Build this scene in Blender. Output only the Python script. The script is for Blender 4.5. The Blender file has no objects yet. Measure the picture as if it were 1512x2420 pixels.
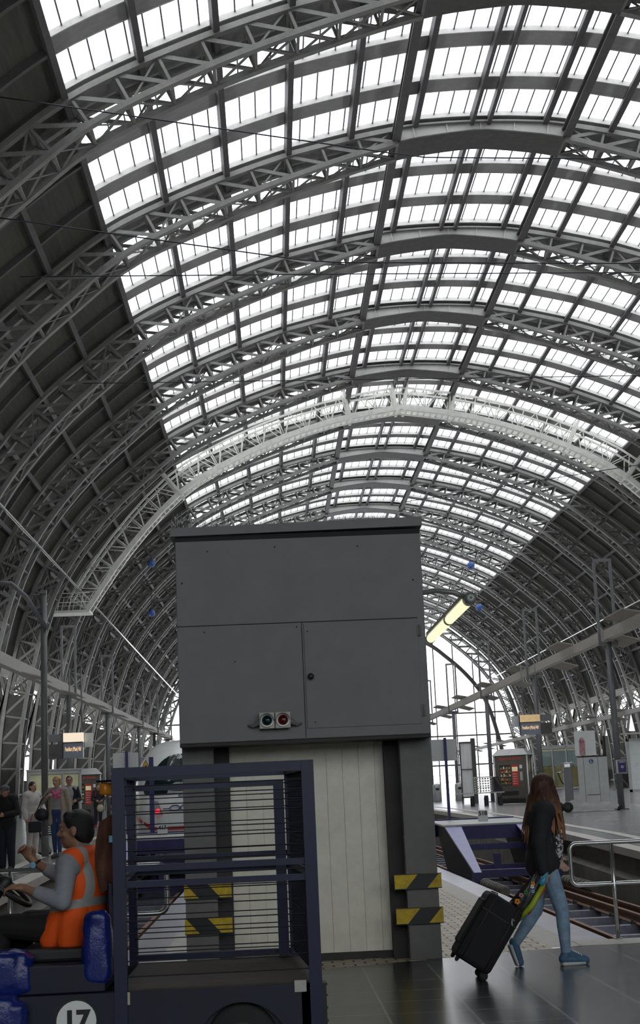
import bpy, math, random
import numpy as np
from mathutils import Vector, Matrix

random.seed(7)
C = bpy.context.scene.collection
V = Vector
PI = math.pi

# ------------------------------------------------------------------ materials
def mat(name, col, rough=0.6, metal=0.0, var=0.0, scale=4.0, bump=0.0, emit=None, estr=1.0, spec=0.5, stretch=None):
    m = bpy.data.materials.new(name); m.use_nodes = True
    nt = m.node_tree; b = nt.nodes['Principled BSDF']
    b.inputs['Base Color'].default_value = (*col, 1)
    b.inputs['Roughness'].default_value = rough
    b.inputs['Metallic'].default_value = metal
    b.inputs['Specular IOR Level'].default_value = spec
    if emit:
        b.inputs['Emission Color'].default_value = (*emit, 1)
        b.inputs['Emission Strength'].default_value = estr
    if var > 0 or bump > 0:
        tc = nt.nodes.new('ShaderNodeTexCoord')
        src = tc.outputs['Object']
        if stretch:
            mp = nt.nodes.new('ShaderNodeMapping'); mp.inputs['Scale'].default_value = stretch
            nt.links.new(src, mp.inputs['Vector']); src = mp.outputs['Vector']
        nz = nt.nodes.new('ShaderNodeTexNoise'); nz.inputs['Scale'].default_value = scale
        nz.inputs['Detail'].default_value = 6; nz.inputs['Roughness'].default_value = 0.65
        nt.links.new(src, nz.inputs['Vector'])
        if var > 0:
            r = nt.nodes.new('ShaderNodeValToRGB')
            r.color_ramp.elements[0].position = 0.3; r.color_ramp.elements[1].position = 0.7
            r.color_ramp.elements[0].color = (*[c * (1 - var) for c in col], 1)
            r.color_ramp.elements[1].color = (*[min(1, c * (1 + var)) for c in col], 1)
            nt.links.new(nz.outputs['Fac'], r.inputs['Fac'])
            nt.links.new(r.outputs['Color'], b.inputs['Base Color'])
        if bump > 0:
            bp = nt.nodes.new('ShaderNodeBump'); bp.inputs['Strength'].default_value = bump
            bp.inputs['Distance'].default_value = 0.02
            nt.links.new(nz.outputs['Fac'], bp.inputs['Height'])
            nt.links.new(bp.outputs['Normal'], b.inputs['Normal'])
    return m

def glass_mat(name, tint=(0.9, 0.93, 0.92), gloss=0.08):
    m = bpy.data.materials.new(name); m.use_nodes = True
    nt = m.node_tree; nt.nodes.clear()
    o = nt.nodes.new('ShaderNodeOutputMaterial'); mx = nt.nodes.new('ShaderNodeMixShader')
    t = nt.nodes.new('ShaderNodeBsdfTransparent'); t.inputs['Color'].default_value = (*tint, 1)
    g = nt.nodes.new('ShaderNodeBsdfGlossy'); g.inputs['Roughness'].default_value = 0.1
    mx.inputs['Fac'].default_value = gloss
    nt.links.new(t.outputs[0], mx.inputs[1]); nt.links.new(g.outputs[0], mx.inputs[2])
    nt.links.new(mx.outputs[0], o.inputs['Surface'])
    return m

def tile_mat(name, col, mortar, bw, bh, msize, rough, var=0.15, offset=0.0, loc=(0, 0, 0), bump=0.25, rvar=0.0, smooth=False):
    m = bpy.data.materials.new(name); m.use_nodes = True
    nt = m.node_tree; b = nt.nodes['Principled BSDF']; b.inputs['Specular IOR Level'].default_value = 0.42
    tc = nt.nodes.new('ShaderNodeTexCoord'); mp = nt.nodes.new('ShaderNodeMapping')
    mp.inputs['Location'].default_value = loc
    br = nt.nodes.new('ShaderNodeTexBrick'); br.offset = offset; br.squash = 1.0
    br.inputs['Scale'].default_value = 1.0
    br.inputs['Brick Width'].default_value = bw; br.inputs['Row Height'].default_value = bh
    br.inputs['Mortar Size'].default_value = msize; br.inputs['Mortar Smooth'].default_value = 0.1
    br.inputs['Color1'].default_value = (*[c * (1 - var) for c in col], 1)
    br.inputs['Color2'].default_value = (*[c * (1 + var) for c in col], 1)
    br.inputs['Mortar'].default_value = (*mortar, 1)
    nt.links.new(tc.outputs['Object'], mp.inputs['Vector']); nt.links.new(mp.outputs['Vector'], br.inputs['Vector'])
    nz = nt.nodes.new('ShaderNodeTexNoise'); nz.inputs['Scale'].default_value = 3.0; nz.inputs['Detail'].default_value = 8
    nt.links.new(tc.outputs['Object'], nz.inputs['Vector'])
    mul = nt.nodes.new('ShaderNodeMixRGB'); mul.blend_type = 'MULTIPLY'; mul.inputs['Fac'].default_value = 0.2 if smooth else 0.55
    rp = nt.nodes.new('ShaderNodeValToRGB')
    rp.color_ramp.elements[0].position = 0.25; rp.color_ramp.elements[0].color = (0.55, 0.55, 0.55, 1)
    rp.color_ramp.elements[1].position = 0.75; rp.color_ramp.elements[1].color = (1, 1, 1, 1)
    nt.links.new(nz.outputs['Fac'], rp.inputs['Fac'])
    nt.links.new(br.outputs['Color'], mul.inputs['Color1']); nt.links.new(rp.outputs['Color'], mul.inputs['Color2'])
    nt.links.new(mul.outputs['Color'], b.inputs['Base Color'])
    mr = nt.nodes.new('ShaderNodeMapRange')
    mr.inputs['To Min'].default_value = max(0.02, rough - (0.015 if smooth else 0.06)); mr.inputs['To Max'].default_value = rough + (0.015 if smooth else 0.06)
    nt.links.new(nz.outputs['Fac'], mr.inputs['Value']); nt.links.new(mr.outputs['Result'], b.inputs['Roughness'])
    bp = nt.nodes.new('ShaderNodeBump'); bp.inputs['Strength'].default_value = bump; bp.inputs['Distance'].default_value = 0.004
    bp.invert = True
    nt.links.new(br.outputs['Fac'], bp.inputs['Height']); nt.links.new(bp.outputs['Normal'], b.inputs['Normal'])
    return m

M = {}
M['steel'] = mat('painted_truss_steel', (0.195, 0.195, 0.182), 0.55, var=0.18, scale=2.5)
M['purlin'] = mat('dark_purlin_paint', (0.09, 0.086, 0.086), 0.6, var=0.2, scale=2)
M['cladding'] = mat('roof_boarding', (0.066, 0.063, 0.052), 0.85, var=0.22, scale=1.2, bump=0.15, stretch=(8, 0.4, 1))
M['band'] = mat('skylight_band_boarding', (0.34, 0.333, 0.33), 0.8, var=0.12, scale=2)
M['webplate'] = mat('skylit_web_plate', (0.5, 0.5, 0.48), 0.6, var=0.1, scale=2)  # truss steel made paler: skylight falling on the web put into the colour
M['curb'] = mat('pale_curb_paint', (0.58, 0.58, 0.55), 0.7, var=0.12, scale=3)
M['bar'] = mat('glazing_bar', (0.12, 0.12, 0.14), 0.5)
M['skyglass'] = glass_mat('skylight_glass', (0.92, 0.92, 0.94), 0.06)
M['paneglass'] = glass_mat('pane_glass', (0.80, 0.84, 0.84), 0.12)
M['gantry'] = mat('pale_gantry_aluminium', (0.84, 0.84, 0.78), 0.4, 0.1, var=0.12, scale=3)
M['masonry'] = mat('dark_masonry', (0.055, 0.053, 0.049), 0.85, var=0.25, scale=1.5)  # one dark, slightly mottled tone
M['darksteel'] = mat('dark_and_shaded_steel', (0.075, 0.073, 0.067), 0.6, var=0.25, scale=3)  # plain dark steel; also shade painted on truss soffits and springings
M['midsteel'] = mat('mast_steel', (0.16, 0.16, 0.165), 0.45, 0.2, var=0.15, scale=3)
M['tile'] = tile_mat('polished_concourse_tile', (0.045, 0.049, 0.053), (0.22, 0.205, 0.175), 0.6, 0.6, 0.011, 0.21, 0.12, 0.0, loc=(-0.15, 0.05, 0), smooth=True)
M['platform'] = tile_mat('platform_slab', (0.28, 0.285, 0.285), (0.14, 0.14, 0.14), 1.2, 1.2, 0.008, 0.22, 0.08, 0.5)
M['paver'] = tile_mat('luggage_platform_paver', (0.68, 0.59, 0.46), (0.15, 0.14, 0.12), 0.2, 0.16, 0.012, 0.6, 0.16, 0.5, bump=0.6)
M['concrete'] = mat('pale_concrete', (0.33, 0.31, 0.27), 0.75, var=0.2, scale=5, bump=0.1)
M['kerb'] = mat('pale_kerb', (0.50, 0.48, 0.43), 0.6, var=0.12, scale=6)
M['steelstrip'] = mat('worn_metal_strip', (0.42, 0.43, 0.47), 0.28, 0.5, var=0.12, scale=2)
M['pitwall'] = mat('track_pit_concrete', (0.19, 0.18, 0.16), 0.85, var=0.25, scale=2.5, bump=0.15)
M['ballast'] = mat('oily_track_bed', (0.035, 0.033, 0.032), 0.9, var=0.5, scale=22, bump=0.8)
M['rail'] = mat('rusty_rail', (0.20, 0.105, 0.06), 0.6, 0.3, var=0.3, scale=8)
M['sleeper'] = mat('steel_sleeper_blue_grey', (0.15, 0.15, 0.19), 0.45, 0.4, var=0.25, scale=6)
M['box'] = mat('cabinet_grey_paint', (0.205, 0.198, 0.198), 0.62, var=0.07, scale=3)
M['boxdark'] = mat('cabinet_shadow_gap', (0.02, 0.02, 0.02), 0.8)
M['column'] = mat('column_grey_paint', (0.17, 0.165, 0.155), 0.7, var=0.12, scale=5)
M['columndark'] = mat('dark_grey_and_recess_shade', (0.05, 0.048, 0.045), 0.8, var=0.2)  # dark grey parts; also recess and underside shade of the cabinet
M['board'] = mat('cream_boarding', (0.84, 0.795, 0.68), 0.75, var=0.08, scale=6)
M['yellow'] = mat('worn_yellow_paint', (0.62, 0.42, 0.02), 0.6, var=0.25, scale=14)
M['black'] = mat('black_paint', (0.015, 0.015, 0.015), 0.5)
M['rubber'] = mat('black_rubber', (0.02, 0.02, 0.02), 0.8)
M['white'] = mat('white_enamel', (0.86, 0.86, 0.84), 0.4)
M['offwhite'] = mat('grey_white_panel', (0.66, 0.67, 0.67), 0.5, var=0.06)
M['navy'] = mat('navy_cart_paint', (0.005, 0.006, 0.024), 0.45, var=0.25, scale=6)
M['navyframe'] = mat('navy_frame_paint', (0.007, 0.010, 0.046), 0.45, var=0.2, scale=6)
M['blueplastic'] = mat('glossy_blue_plastic', (0.010, 0.022, 0.17), 0.22, var=0.25, scale=7, bump=0.5)
M['bedwood'] = mat('worn_cart_planks', (0.05, 0.038, 0.028), 0.7, var=0.35, scale=5, stretch=(1, 9, 1))
M['wire'] = mat('dark_wire', (0.02, 0.02, 0.03), 0.4, 0.6)
M['orange'] = mat('orange_beacon_plastic', (0.75, 0.26, 0.01), 0.3)
M['rust'] = mat('rust_brown_cloth', (0.13, 0.055, 0.035), 0.85, var=0.35, scale=9, bump=0.3)
M['ltblue'] = mat('pale_blue_cloth', (0.25, 0.5, 0.72), 0.8)
M['bufblue'] = mat('buffer_violet_blue_paint', (0.032, 0.027, 0.14), 0.5, var=0.25, scale=5)
M['bufpale'] = mat('buffer_lilac_plate', (0.36, 0.37, 0.58), 0.5, var=0.08, scale=5)
M['bufgrey'] = mat('buffer_top_plate', (0.40, 0.42, 0.40), 0.45, 0.2, var=0.15, scale=4)
M['bufdark'] = mat('buffer_dark_side', (0.025, 0.022, 0.025), 0.7)
M['stainless'] = mat('brushed_stainless', (0.55, 0.55, 0.55), 0.25, 0.9, var=0.1, scale=4)
M['dullsteel'] = mat('galvanised_panel', (0.46, 0.465, 0.455), 0.45, 0.3, var=0.1, scale=3)
M['kiosk'] = mat('kiosk_brown_grey', (0.12, 0.105, 0.09), 0.4, 0.3, var=0.1)
M['redsign'] = mat('red_letter_plastic', (0.55, 0.03, 0.02), 0.4, emit=(0.8, 0.05, 0.02), estr=0.15)
M['redpanel'] = mat('red_vending_panel', (0.6, 0.04, 0.03), 0.4)
M['interior'] = mat('dark_machine_interior', (0.02, 0.018, 0.016), 0.6)
M['poster'] = mat('lit_poster_paper', (0.75, 0.68, 0.45), 0.6, var=0.3, scale=2.5, emit=(0.9, 0.8, 0.45), estr=0.25)  # showcase lamp light put into the paper as its own glow
M['posterpale'] = mat('pale_notice_paper', (0.74, 0.78, 0.77), 0.6, var=0.08, scale=3)
M['ochre'] = mat('ochre_poster_ground', (0.40, 0.30, 0.09), 0.6, var=0.2, scale=3, emit=(0.6, 0.45, 0.13), estr=0.06)  # faint glow stands in for the light of the showcase lamps
M['frost'] = mat('frosted_screen', (0.72, 0.73, 0.72), 0.35, var=0.15, scale=2, stretch=(3, 3, 0.4))
M['tube'] = mat('lit_fluorescent_tube', (0.9, 0.9, 0.75), 0.4, emit=(1.0, 0.97, 0.62), estr=0.95)
M['lampgrey'] = mat('lamp_housing_grey', (0.25, 0.26, 0.24), 0.4, 0.3)
M['globe'] = mat('blue_lamp_shade', (0.06, 0.14, 0.42), 0.35)
M['display'] = mat('display_grey_blue_face', (0.21, 0.23, 0.28), 0.4)
M['displit'] = mat('lit_display_strip', (0.8, 0.72, 0.6), 0.5, var=0.25, scale=9, emit=(1, 0.82, 0.6), estr=0.7)
M['dispamber'] = mat('lit_amber_strip', (0.7, 0.5, 0.25), 0.5, var=0.2, scale=5, emit=(1, 0.7, 0.35), estr=0.3)
M['led'] = mat('amber_lit_letters', (0.9, 0.6, 0.3), 0.5, emit=(1, 0.68, 0.4), estr=0.9)
M['green'] = mat('green_sign_light', (0.0, 0.4, 0.05), 0.4, emit=(0.0, 0.7, 0.08), estr=0.45)
M['trainwhite'] = mat('train_white_lacquer', (0.66, 0.68, 0.66), 0.22, var=0.06, scale=1.5)
M['trainred'] = mat('train_red_stripe', (0.5, 0.025, 0.03), 0.3)
M['trainglass'] = mat('train_dark_windscreen', (0.006, 0.018, 0.018), 0.06)
M['traingrey'] = mat('train_grey_plate', (0.28, 0.29, 0.30), 0.3)
M['taillight'] = mat('lit_red_tail_lamp', (0.8, 0.02, 0.03), 0.3, emit=(1, 0.03, 0.06), estr=1.0)
M['logo'] = mat('dark_blue_marking', (0.04, 0.05, 0.2), 0.4)
M['warnyellow'] = mat('warning_sign_yellow', (0.75, 0.38, 0.01), 0.5)
M['skin'] = mat('tanned_skin', (0.30, 0.155, 0.095), 0.5, var=0.08, scale=12)
M['skinpale'] = mat('fair_skin', (0.52, 0.32, 0.24), 0.5, var=0.06, scale=12)
M['skinred'] = mat('ruddy_skin', (0.42, 0.21, 0.14), 0.5, var=0.06, scale=12)
M['lip'] = mat('lips', (0.30, 0.09, 0.07), 0.5)
M['eye'] = mat('eye_white', (0.38, 0.36, 0.34), 0.2)
M['pupil'] = mat('dark_iris', (0.012, 0.008, 0.006), 0.15)
M['hairblack'] = mat('greying_black_hair', (0.008, 0.007, 0.007), 0.5, var=0.4, scale=40, bump=0.4, stretch=(1, 1, 4))
M['hairblond'] = mat('blond_hair', (0.48, 0.30, 0.11), 0.5, var=0.3, scale=40)
M['hairdark'] = mat('dark_brown_hair', (0.04, 0.018, 0.012), 0.5, var=0.3, scale=40)
M['sweater'] = mat('grey_sweater', (0.27, 0.275, 0.30), 0.9, var=0.12, scale=14, bump=0.25)
M['trouser'] = mat('black_trousers', (0.014, 0.013, 0.014), 0.85, bump=0.2, scale=10)
M['navytrouser'] = mat('dark_navy_trousers', (0.016, 0.017, 0.032), 0.85, bump=0.2, scale=10)
M['darkjacket'] = mat('dark_jacket_cloth', (0.022, 0.021, 0.026), 0.85, var=0.25, scale=8, bump=0.35)
M['blackcoat'] = mat('black_coat_cloth', (0.012, 0.012, 0.014), 0.85, bump=0.3, scale=9)
M['jeans'] = mat('blue_denim', (0.23, 0.33, 0.45), 0.85, var=0.28, scale=9, bump=0.25)
M['jeansdark'] = mat('dark_blue_denim', (0.03, 0.06, 0.16), 0.85, var=0.2, scale=10, bump=0.2)
M['beige'] = mat('beige_coat_cloth', (0.36, 0.30, 0.23), 0.85, var=0.15, scale=12, bump=0.25)
M['greyshirt'] = mat('grey_shirt_cloth', (0.30, 0.31, 0.30), 0.85, var=0.1, scale=12)
M['cream'] = mat('cream_jacket_cloth', (0.60, 0.57, 0.54), 0.8, var=0.1, scale=9, bump=0.2)
M['scarf'] = mat('white_pink_scarf', (0.62, 0.12, 0.25), 0.8, var=0.6, scale=14)
M['capgrey'] = mat('grey_cap_cloth', (0.10, 0.105, 0.105), 0.8)
M['red'] = mat('red_cloth', (0.42, 0.02, 0.035), 0.8, var=0.2, scale=9)
M['redbag'] = mat('raspberry_backpack', (0.5, 0.02, 0.09), 0.7)
M['bagblack'] = mat('black_bag_leather', (0.012, 0.012, 0.015), 0.5)
M['case'] = mat('black_suitcase_fabric', (0.007, 0.007, 0.0075), 0.8, bump=0.2, scale=30)
M['purpletrim'] = mat('dark_plum_piping', (0.035, 0.012, 0.025), 0.5)
M['shoeblue'] = mat('blue_running_shoe', (0.05, 0.12, 0.21), 0.6, var=0.3, scale=16)
M['shoegrey'] = mat('grey_shoe_mesh', (0.25, 0.30, 0.26), 0.7)
M['sole'] = mat('white_sole', (0.55, 0.55, 0.53), 0.6)
M['sneaker'] = mat('black_white_sneaker', (0.05, 0.05, 0.06), 0.6)
M['plum'] = mat('plum_top', (0.16, 0.05, 0.09), 0.8)
M['tan'] = mat('tan_handbag', (0.5, 0.42, 0.3), 0.6)

def voronoi_mat(name, a, b, scale, thr=0.45):
    m = bpy.data.materials.new(name); m.use_nodes = True
    nt = m.node_tree; bs = nt.nodes['Principled BSDF']; bs.inputs['Roughness'].default_value = 0.7
    tc = nt.nodes.new('ShaderNodeTexCoord'); vo = nt.nodes.new('ShaderNodeTexNoise'); vo.inputs['Scale'].default_value = scale
    vo.inputs['Detail'].default_value = 3
    rp = nt.nodes.new('ShaderNodeValToRGB'); rp.color_ramp.interpolation = 'CONSTANT'
    rp.color_ramp.elements[0].color = (*a, 1); rp.color_ramp.elements[1].color = (*b, 1); rp.color_ramp.elements[1].position = thr
    nt.links.new(tc.outputs['Object'], vo.inputs['Vector']); nt.links.new(vo.outputs['Fac'], rp.inputs['Fac'])
    nt.links.new(rp.outputs['Color'], bs.inputs['Base Color'])
    return m
M['print'] = voronoi_mat('speckled_print_shirt', (0.02, 0.02, 0.025), (0.55, 0.54, 0.55), 42, 0.5)

def ramp_hair(name, top, tip, z0, z1):
    m = bpy.data.materials.new(name); m.use_nodes = True
    nt = m.node_tree; bs = nt.nodes['Principled BSDF']; bs.inputs['Roughness'].default_value = 0.62
    tc = nt.nodes.new('ShaderNodeTexCoord'); sp = nt.nodes.new('ShaderNodeSeparateXYZ')
    mr = nt.nodes.new('ShaderNodeMapRange'); mr.inputs['From Min'].default_value = z0; mr.inputs['From Max'].default_value = z1
    nz = nt.nodes.new('ShaderNodeTexNoise'); nz.inputs['Scale'].default_value = 60
    mp = nt.nodes.new('ShaderNodeMapping'); mp.inputs['Scale'].default_value = (1, 1, 0.08)
    mx = nt.nodes.new('ShaderNodeMixRGB'); mx.inputs['Color1'].default_value = (*tip, 1); mx.inputs['Color2'].default_value = (*top, 1)
    mu = nt.nodes.new('ShaderNodeMixRGB'); mu.blend_type = 'MULTIPLY'; mu.inputs['Fac'].default_value = 0.8
    rp = nt.nodes.new('ShaderNodeValToRGB'); rp.color_ramp.elements[0].position = 0.35; rp.color_ramp.elements[0].color = (0.35, 0.35, 0.35, 1)
    rp.color_ramp.elements[1].position = 0.65
    nt.links.new(tc.outputs['Object'], sp.inputs[0]); nt.links.new(sp.outputs['Z'], mr.inputs['Value'])
    nt.links.new(mr.outputs[0], mx.inputs['Fac']); nt.links.new(tc.outputs['Object'], mp.inputs['Vector'])
    nt.links.new(mp.outputs[0], nz.inputs['Vector']); nt.links.new(nz.outputs['Fac'], rp.inputs['Fac'])
    nt.links.new(mx.outputs[0], mu.inputs['Color1']); nt.links.new(rp.outputs[0], mu.inputs['Color2'])
    nt.links.new(mu.outputs[0], bs.inputs['Base Color'])
    return m

# ------------------------------------------------------------------ objects
def thing(name, label, cat, loc=(0, 0, 0), rz=0.0, group=None):
    o = bpy.data.objects.new(name, None); C.objects.link(o)
    o.location = loc; o.rotation_euler = (0, 0, rz)
    o.empty_display_size = 0.1
    o['label'] = label; o['category'] = cat
    if group: o['group'] = group
    return o
def struct(o):
    o['kind'] = 'structure'; return o
def struct_empty(name, loc=(0, 0, 0)):
    o = bpy.data.objects.new(name, None); C.objects.link(o); o.location = loc; o['kind'] = 'structure'; return o
def tag(o, label, cat, group=None):
    o['label'] = label; o['category'] = cat
    if group: o['group'] = group
    return o
def dup(root, loc, label=None, rz=None):
    r = root.copy(); C.objects.link(r); r.location = loc
    if rz is not None: r.rotation_euler = (0, 0, rz)
    if label: r['label'] = label
    for ch in list(root.children):
        c = ch.copy(); C.objects.link(c); c.parent = r
        for g in list(ch.children):
            d = g.copy(); C.objects.link(d); d.parent = c
    return r

def frame(axis, up=(0, 0, 1)):
    a = V(axis).normalized(); u = V(up)
    if abs(a.dot(u.normalized())) > 0.97: u = V((1, 0, 0)) if abs(a.x) < 0.9 else V((0, 1, 0))
    s = a.cross(u).normalized(); u = s.cross(a).normalized()
    return a, s, u

class MB:
    def __init__(self): self.v = []; self.f = []; self.mi = []; self.cur = 0; self.sm = []
    def face(self, idx, smooth=False): self.f.append(idx); self.mi.append(self.cur); self.sm.append(smooth)
    def poly(self, pts):
        n = len(self.v); self.v += [tuple(p) for p in pts]; self.face(list(range(n, n + len(pts)))); return self
    def hexa(self, p):   # 8 points: bottom 4 ccw, top 4 ccw
        n = len(self.v); self.v += [tuple(q) for q in p]
        for q in ((3, 2, 1, 0), (4, 5, 6, 7), (0, 1, 5, 4), (1, 2, 6, 5), (2, 3, 7, 6), (3, 0, 4, 7)):
            self.face([n + i for i in q])
        return self
    def box(self, x0, x1, y0, y1, z0, z1):
        return self.hexa([(x0, y0, z0), (x1, y0, z0), (x1, y1, z0), (x0, y1, z0), (x0, y0, z1), (x1, y0, z1), (x1, y1, z1), (x0, y1, z1)])
    def beam(self, p, q, w, h, up=(0, 0, 1)):
        p = V(p); q = V(q); a, s, u = frame(q - p, up)
        s = s * w / 2; u = u * h / 2
        return self.hexa([p - s - u, p + s - u, q + s - u, q - s - u, p - s + u, p + s + u, q + s + u, q - s + u])
    def tube(self, pts, r, n=8, cap=True, smooth=True, closed=False):
        pts = [V(p) for p in pts]; k = len(pts)
        rr = r if isinstance(r, (list, tuple)) else [r] * k
        base = len(self.v); s0 = None
        for i, p in enumerate(pts):
            if closed: d = pts[(i + 1) % k] - pts[i - 1]
            else: d = pts[min(i + 1, k - 1)] - pts[max(i - 1, 0)]
            a = d.normalized()
            if s0 is None: _, s0, _ = frame(a)
            s = (s0 - a * s0.dot(a)).normalized(); u = s.cross(a); s0 = s
            for j in range(n):
                t = 2 * PI * j / n
                self.v.append(tuple(p + (s * math.cos(t) + u * math.sin(t)) * rr[i]))
        for i in range(k if closed else k - 1):
            for j in range(n):
                a0 = base + i * n + j; a1 = base + i * n + (j + 1) % n
                i2 = (i + 1) % k
                self.face([a0, base + i2 * n + j, base + i2 * n + (j + 1) % n, a1], smooth)
        if cap and not closed:
            self.face([base + j for j in range(n)]); self.face([base + (k - 1) * n + j for j in range(n)][::-1])
        return self
    def lathe(self, prof, c, n=20, axis=(0, 0, 1), smooth=True):
        a, s, u = frame(axis); c = V(c); base = len(self.v)
        for r, h in prof:
            for j in range(n):
                t = 2 * PI * j / n
                self.v.append(tuple(c + a * h + (s * math.cos(t) + u * math.sin(t)) * r))
        for i in range(len(prof) - 1):
            for j in range(n):
                self.face([base + i * n + j, base + (i + 1) * n + j, base + (i + 1) * n + (j + 1) % n, base + i * n + (j + 1) % n], smooth)
        self.face([base + j for j in range(n)]); m = base + (len(prof) - 1) * n
        self.face([m + j for j in range(n)][::-1])
        return self
    def ell(self, c, r, n=16, m=10, R=None):
        c = V(c); base = len(self.v)
        for i in range(m + 1):
            ph = PI * i / m
            for j in range(n):
                t = 2 * PI * j / n
                p = V((r[0] * math.sin(ph) * math.cos(t), r[1] * math.sin(ph) * math.sin(t), r[2] * math.cos(ph)))
                if R: p = R @ p
                self.v.append(tuple(c + p))
        for i in range(m):
            for j in range(n):
                self.face([base + i * n + j, base + (i + 1) * n + j, base + (i + 1) * n + (j + 1) % n, base + i * n + (j + 1) % n], True)
        return self
    def cap(self, p, q, r1, r2=None, n=12):
        r2 = r1 if r2 is None else r2; p = V(p); q = V(q); d = q - p; L = d.length
        if L < 1e-6: return self.ell(p, (r1, r1, r1))
        a = d / L; pts = []; rr = []
        for i in range(5):
            t = PI / 2 * (1 - i / 4); pts.append(p - a * r1 * math.sin(t)); rr.append(max(1e-4, r1 * math.cos(t)))
        for i in range(5):
            t = PI / 2 * i / 4; pts.append(q + a * r2 * math.sin(t)); rr.append(max(1e-4, r2 * math.cos(t)))
        return self.tube(pts, rr, n)
    def prism(self, poly, d):   # poly: 3d points, extruded by vector d
        n = len(self.v); k = len(poly); d = V(d)
        self.v += [tuple(p) for p in poly] + [tuple(V(p) + d) for p in poly]
        self.face(list(range(n, n + k))[::-1]); self.face(list(range(n + k, n + 2 * k)))
        for i in range(k):
            j = (i + 1) % k; self.face([n + i, n + j, n + k + j, n + k + i])
        return self
    def mesh(self, name, mats):
        me = bpy.data.meshes.new(name); me.from_pydata(self.v, [], self.f)
        for m in mats: me.materials.append(m)
        me.polygons.foreach_set('material_index', self.mi)
        me.polygons.foreach_set('use_smooth', self.sm)
        me.update(); return me
    def build(self, name, mats, parent=None, world=True, bevel=0.0, remesh=0.0, smooth_it=4):
        """parent given and world=True: the vertices are world coordinates, turned into the parent's local ones"""
        if not isinstance(mats, (list, tuple)): mats = [mats]
        mats = [M[m] if isinstance(m, str) else m for m in mats]
        if parent is not None and world:
            chain = []; q = parent
            while q is not None: chain.append(q); q = q.parent
            T = Matrix()
            for q in reversed(chain): T = T @ Matrix.Translation(q.location) @ Matrix.Rotation(q.rotation_euler[2], 4, 'Z')
            Ti = T.inverted(); self.v = [tuple(Ti @ V(p)) for p in self.v]
        me = self.mesh(name, mats)
        o = bpy.data.objects.new(name, me); C.objects.link(o)
        if parent is not None: o.parent = parent
        if remesh > 0 or bevel > 0:
            if remesh > 0:
                md = o.modifiers.new('r', 'REMESH'); md.mode = 'VOXEL'; md.voxel_size = remesh; md.use_smooth_shade = True
                sm = o.modifiers.new('s', 'SMOOTH'); sm.factor = 0.5; sm.iterations = smooth_it
            if bevel > 0:
                bv = o.modifiers.new('b', 'BEVEL'); bv.width = bevel; bv.segments = 2; bv.limit_method = 'ANGLE'
            dg = bpy.context.evaluated_depsgraph_get()
            me2 = bpy.data.meshes.new_from_object(o.evaluated_get(dg))
            o.modifiers.clear(); o.data = me2; me2.name = name
            if remesh > 0:
                me2.materials.clear()
                for m in mats: me2.materials.append(m)
                me2.polygons.foreach_set('use_smooth', [True] * len(me2.polygons))
            bpy.data.meshes.remove(me)
        return o

def text(s, size, loc, right, up, m, name, parent, depth=0.004, fit=None, bold=0.0):
    cu = bpy.data.curves.new(name, 'FONT'); cu.body = s; cu.size = size; cu.extrude = depth; cu.offset = bold; cu.align_x = 'CENTER'; cu.align_y = 'CENTER'
    o = bpy.data.objects.new(name, cu); C.objects.link(o)
    dg = bpy.context.evaluated_depsgraph_get()
    me = bpy.data.meshes.new_from_object(o.evaluated_get(dg)); C.objects.unlink(o); bpy.data.objects.remove(o)
    r = V(right).normalized(); u = V(up).normalized(); n = r.cross(u)
    w = max(v.co.x for v in me.vertices) - min(v.co.x for v in me.vertices)
    k = (fit / w) if fit else 1.0
    b = MB(); b.v = [tuple(V(loc) + r * v.co.x * k + u * v.co.y + n * v.co.z) for v in me.vertices]
    for p in me.polygons: b.face(list(p.vertices))
    bpy.data.meshes.remove(me)
    return b.build(name, m, parent)
# ------------------------------------------------------------------ hall geometry (metres, tracks run along +Y)
S = 1.2
XA = 8.65 * S                     # hall axis
BAY = 10.23 * S
def YK(k): return S * 49.8 + BAY * k
ZS = lambda z: 1.55 + S * (z - 1.55)
_p = np.array([(0, 25.7), (1.5, 25.55), (3.14, 25.27), (6, 24.4), (9.5, 23.1), (13.1, 21.35), (15.3, 19.6), (17.3, 17.75), (19.1, 15.6), (20.3, 13.6),
               (21.1, 11.5), (21.7, 9.2), (22.2, 6.8), (22.5, 4.4), (22.7, -0.6)])
def _catmull(p, n=24):
    out = []
    for i in range(len(p) - 1):
        p0 = p[max(i - 1, 0)]; p1 = p[i]; p2 = p[i + 1]; p3 = p[min(i + 2, len(p) - 1)]
        for j in range(n):
            t = j / n
            out.append(0.5 * ((2 * p1) + (-p0 + p2) * t + (2 * p0 - 5 * p1 + 4 * p2 - p3) * t * t + (-p0 + 3 * p1 - 3 * p2 + p3) * t ** 3))
    out.append(p[-1]); return np.array(out)
_c = _catmull(_p); _c = np.stack([_c[:, 0] * S, ZS(_c[:, 1])], 1)
_seg = np.linalg.norm(np.diff(_c, axis=0), axis=1); _s = np.concatenate([[0], np.cumsum(_seg)])
SEND = float(_s[-1])
_t = np.gradient(_c, axis=0); _t /= np.linalg.norm(_t, axis=1)[:, None]
_n = np.stack([-_t[:, 1], _t[:, 0]], 1)
def prof(s, off=0.0):
    """point (dx, z) of the lower chord at arc length s, moved outwards by off"""
    a = abs(s); sg = 1 if s >= 0 else -1
    x = float(np.interp(a, _s, _c[:, 0])); z = float(np.interp(a, _s, _c[:, 1]))
    nx = float(np.interp(a, _s, _n[:, 0])); nz = float(np.interp(a, _s, _n[:, 1]))
    if a < 0.5: nx *= a / 0.5
    return V((sg * (x + nx * off), 0, z + nz * off))
def sdx(dx): return float(np.interp(dx * S, _c[:, 0], _s))
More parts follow.
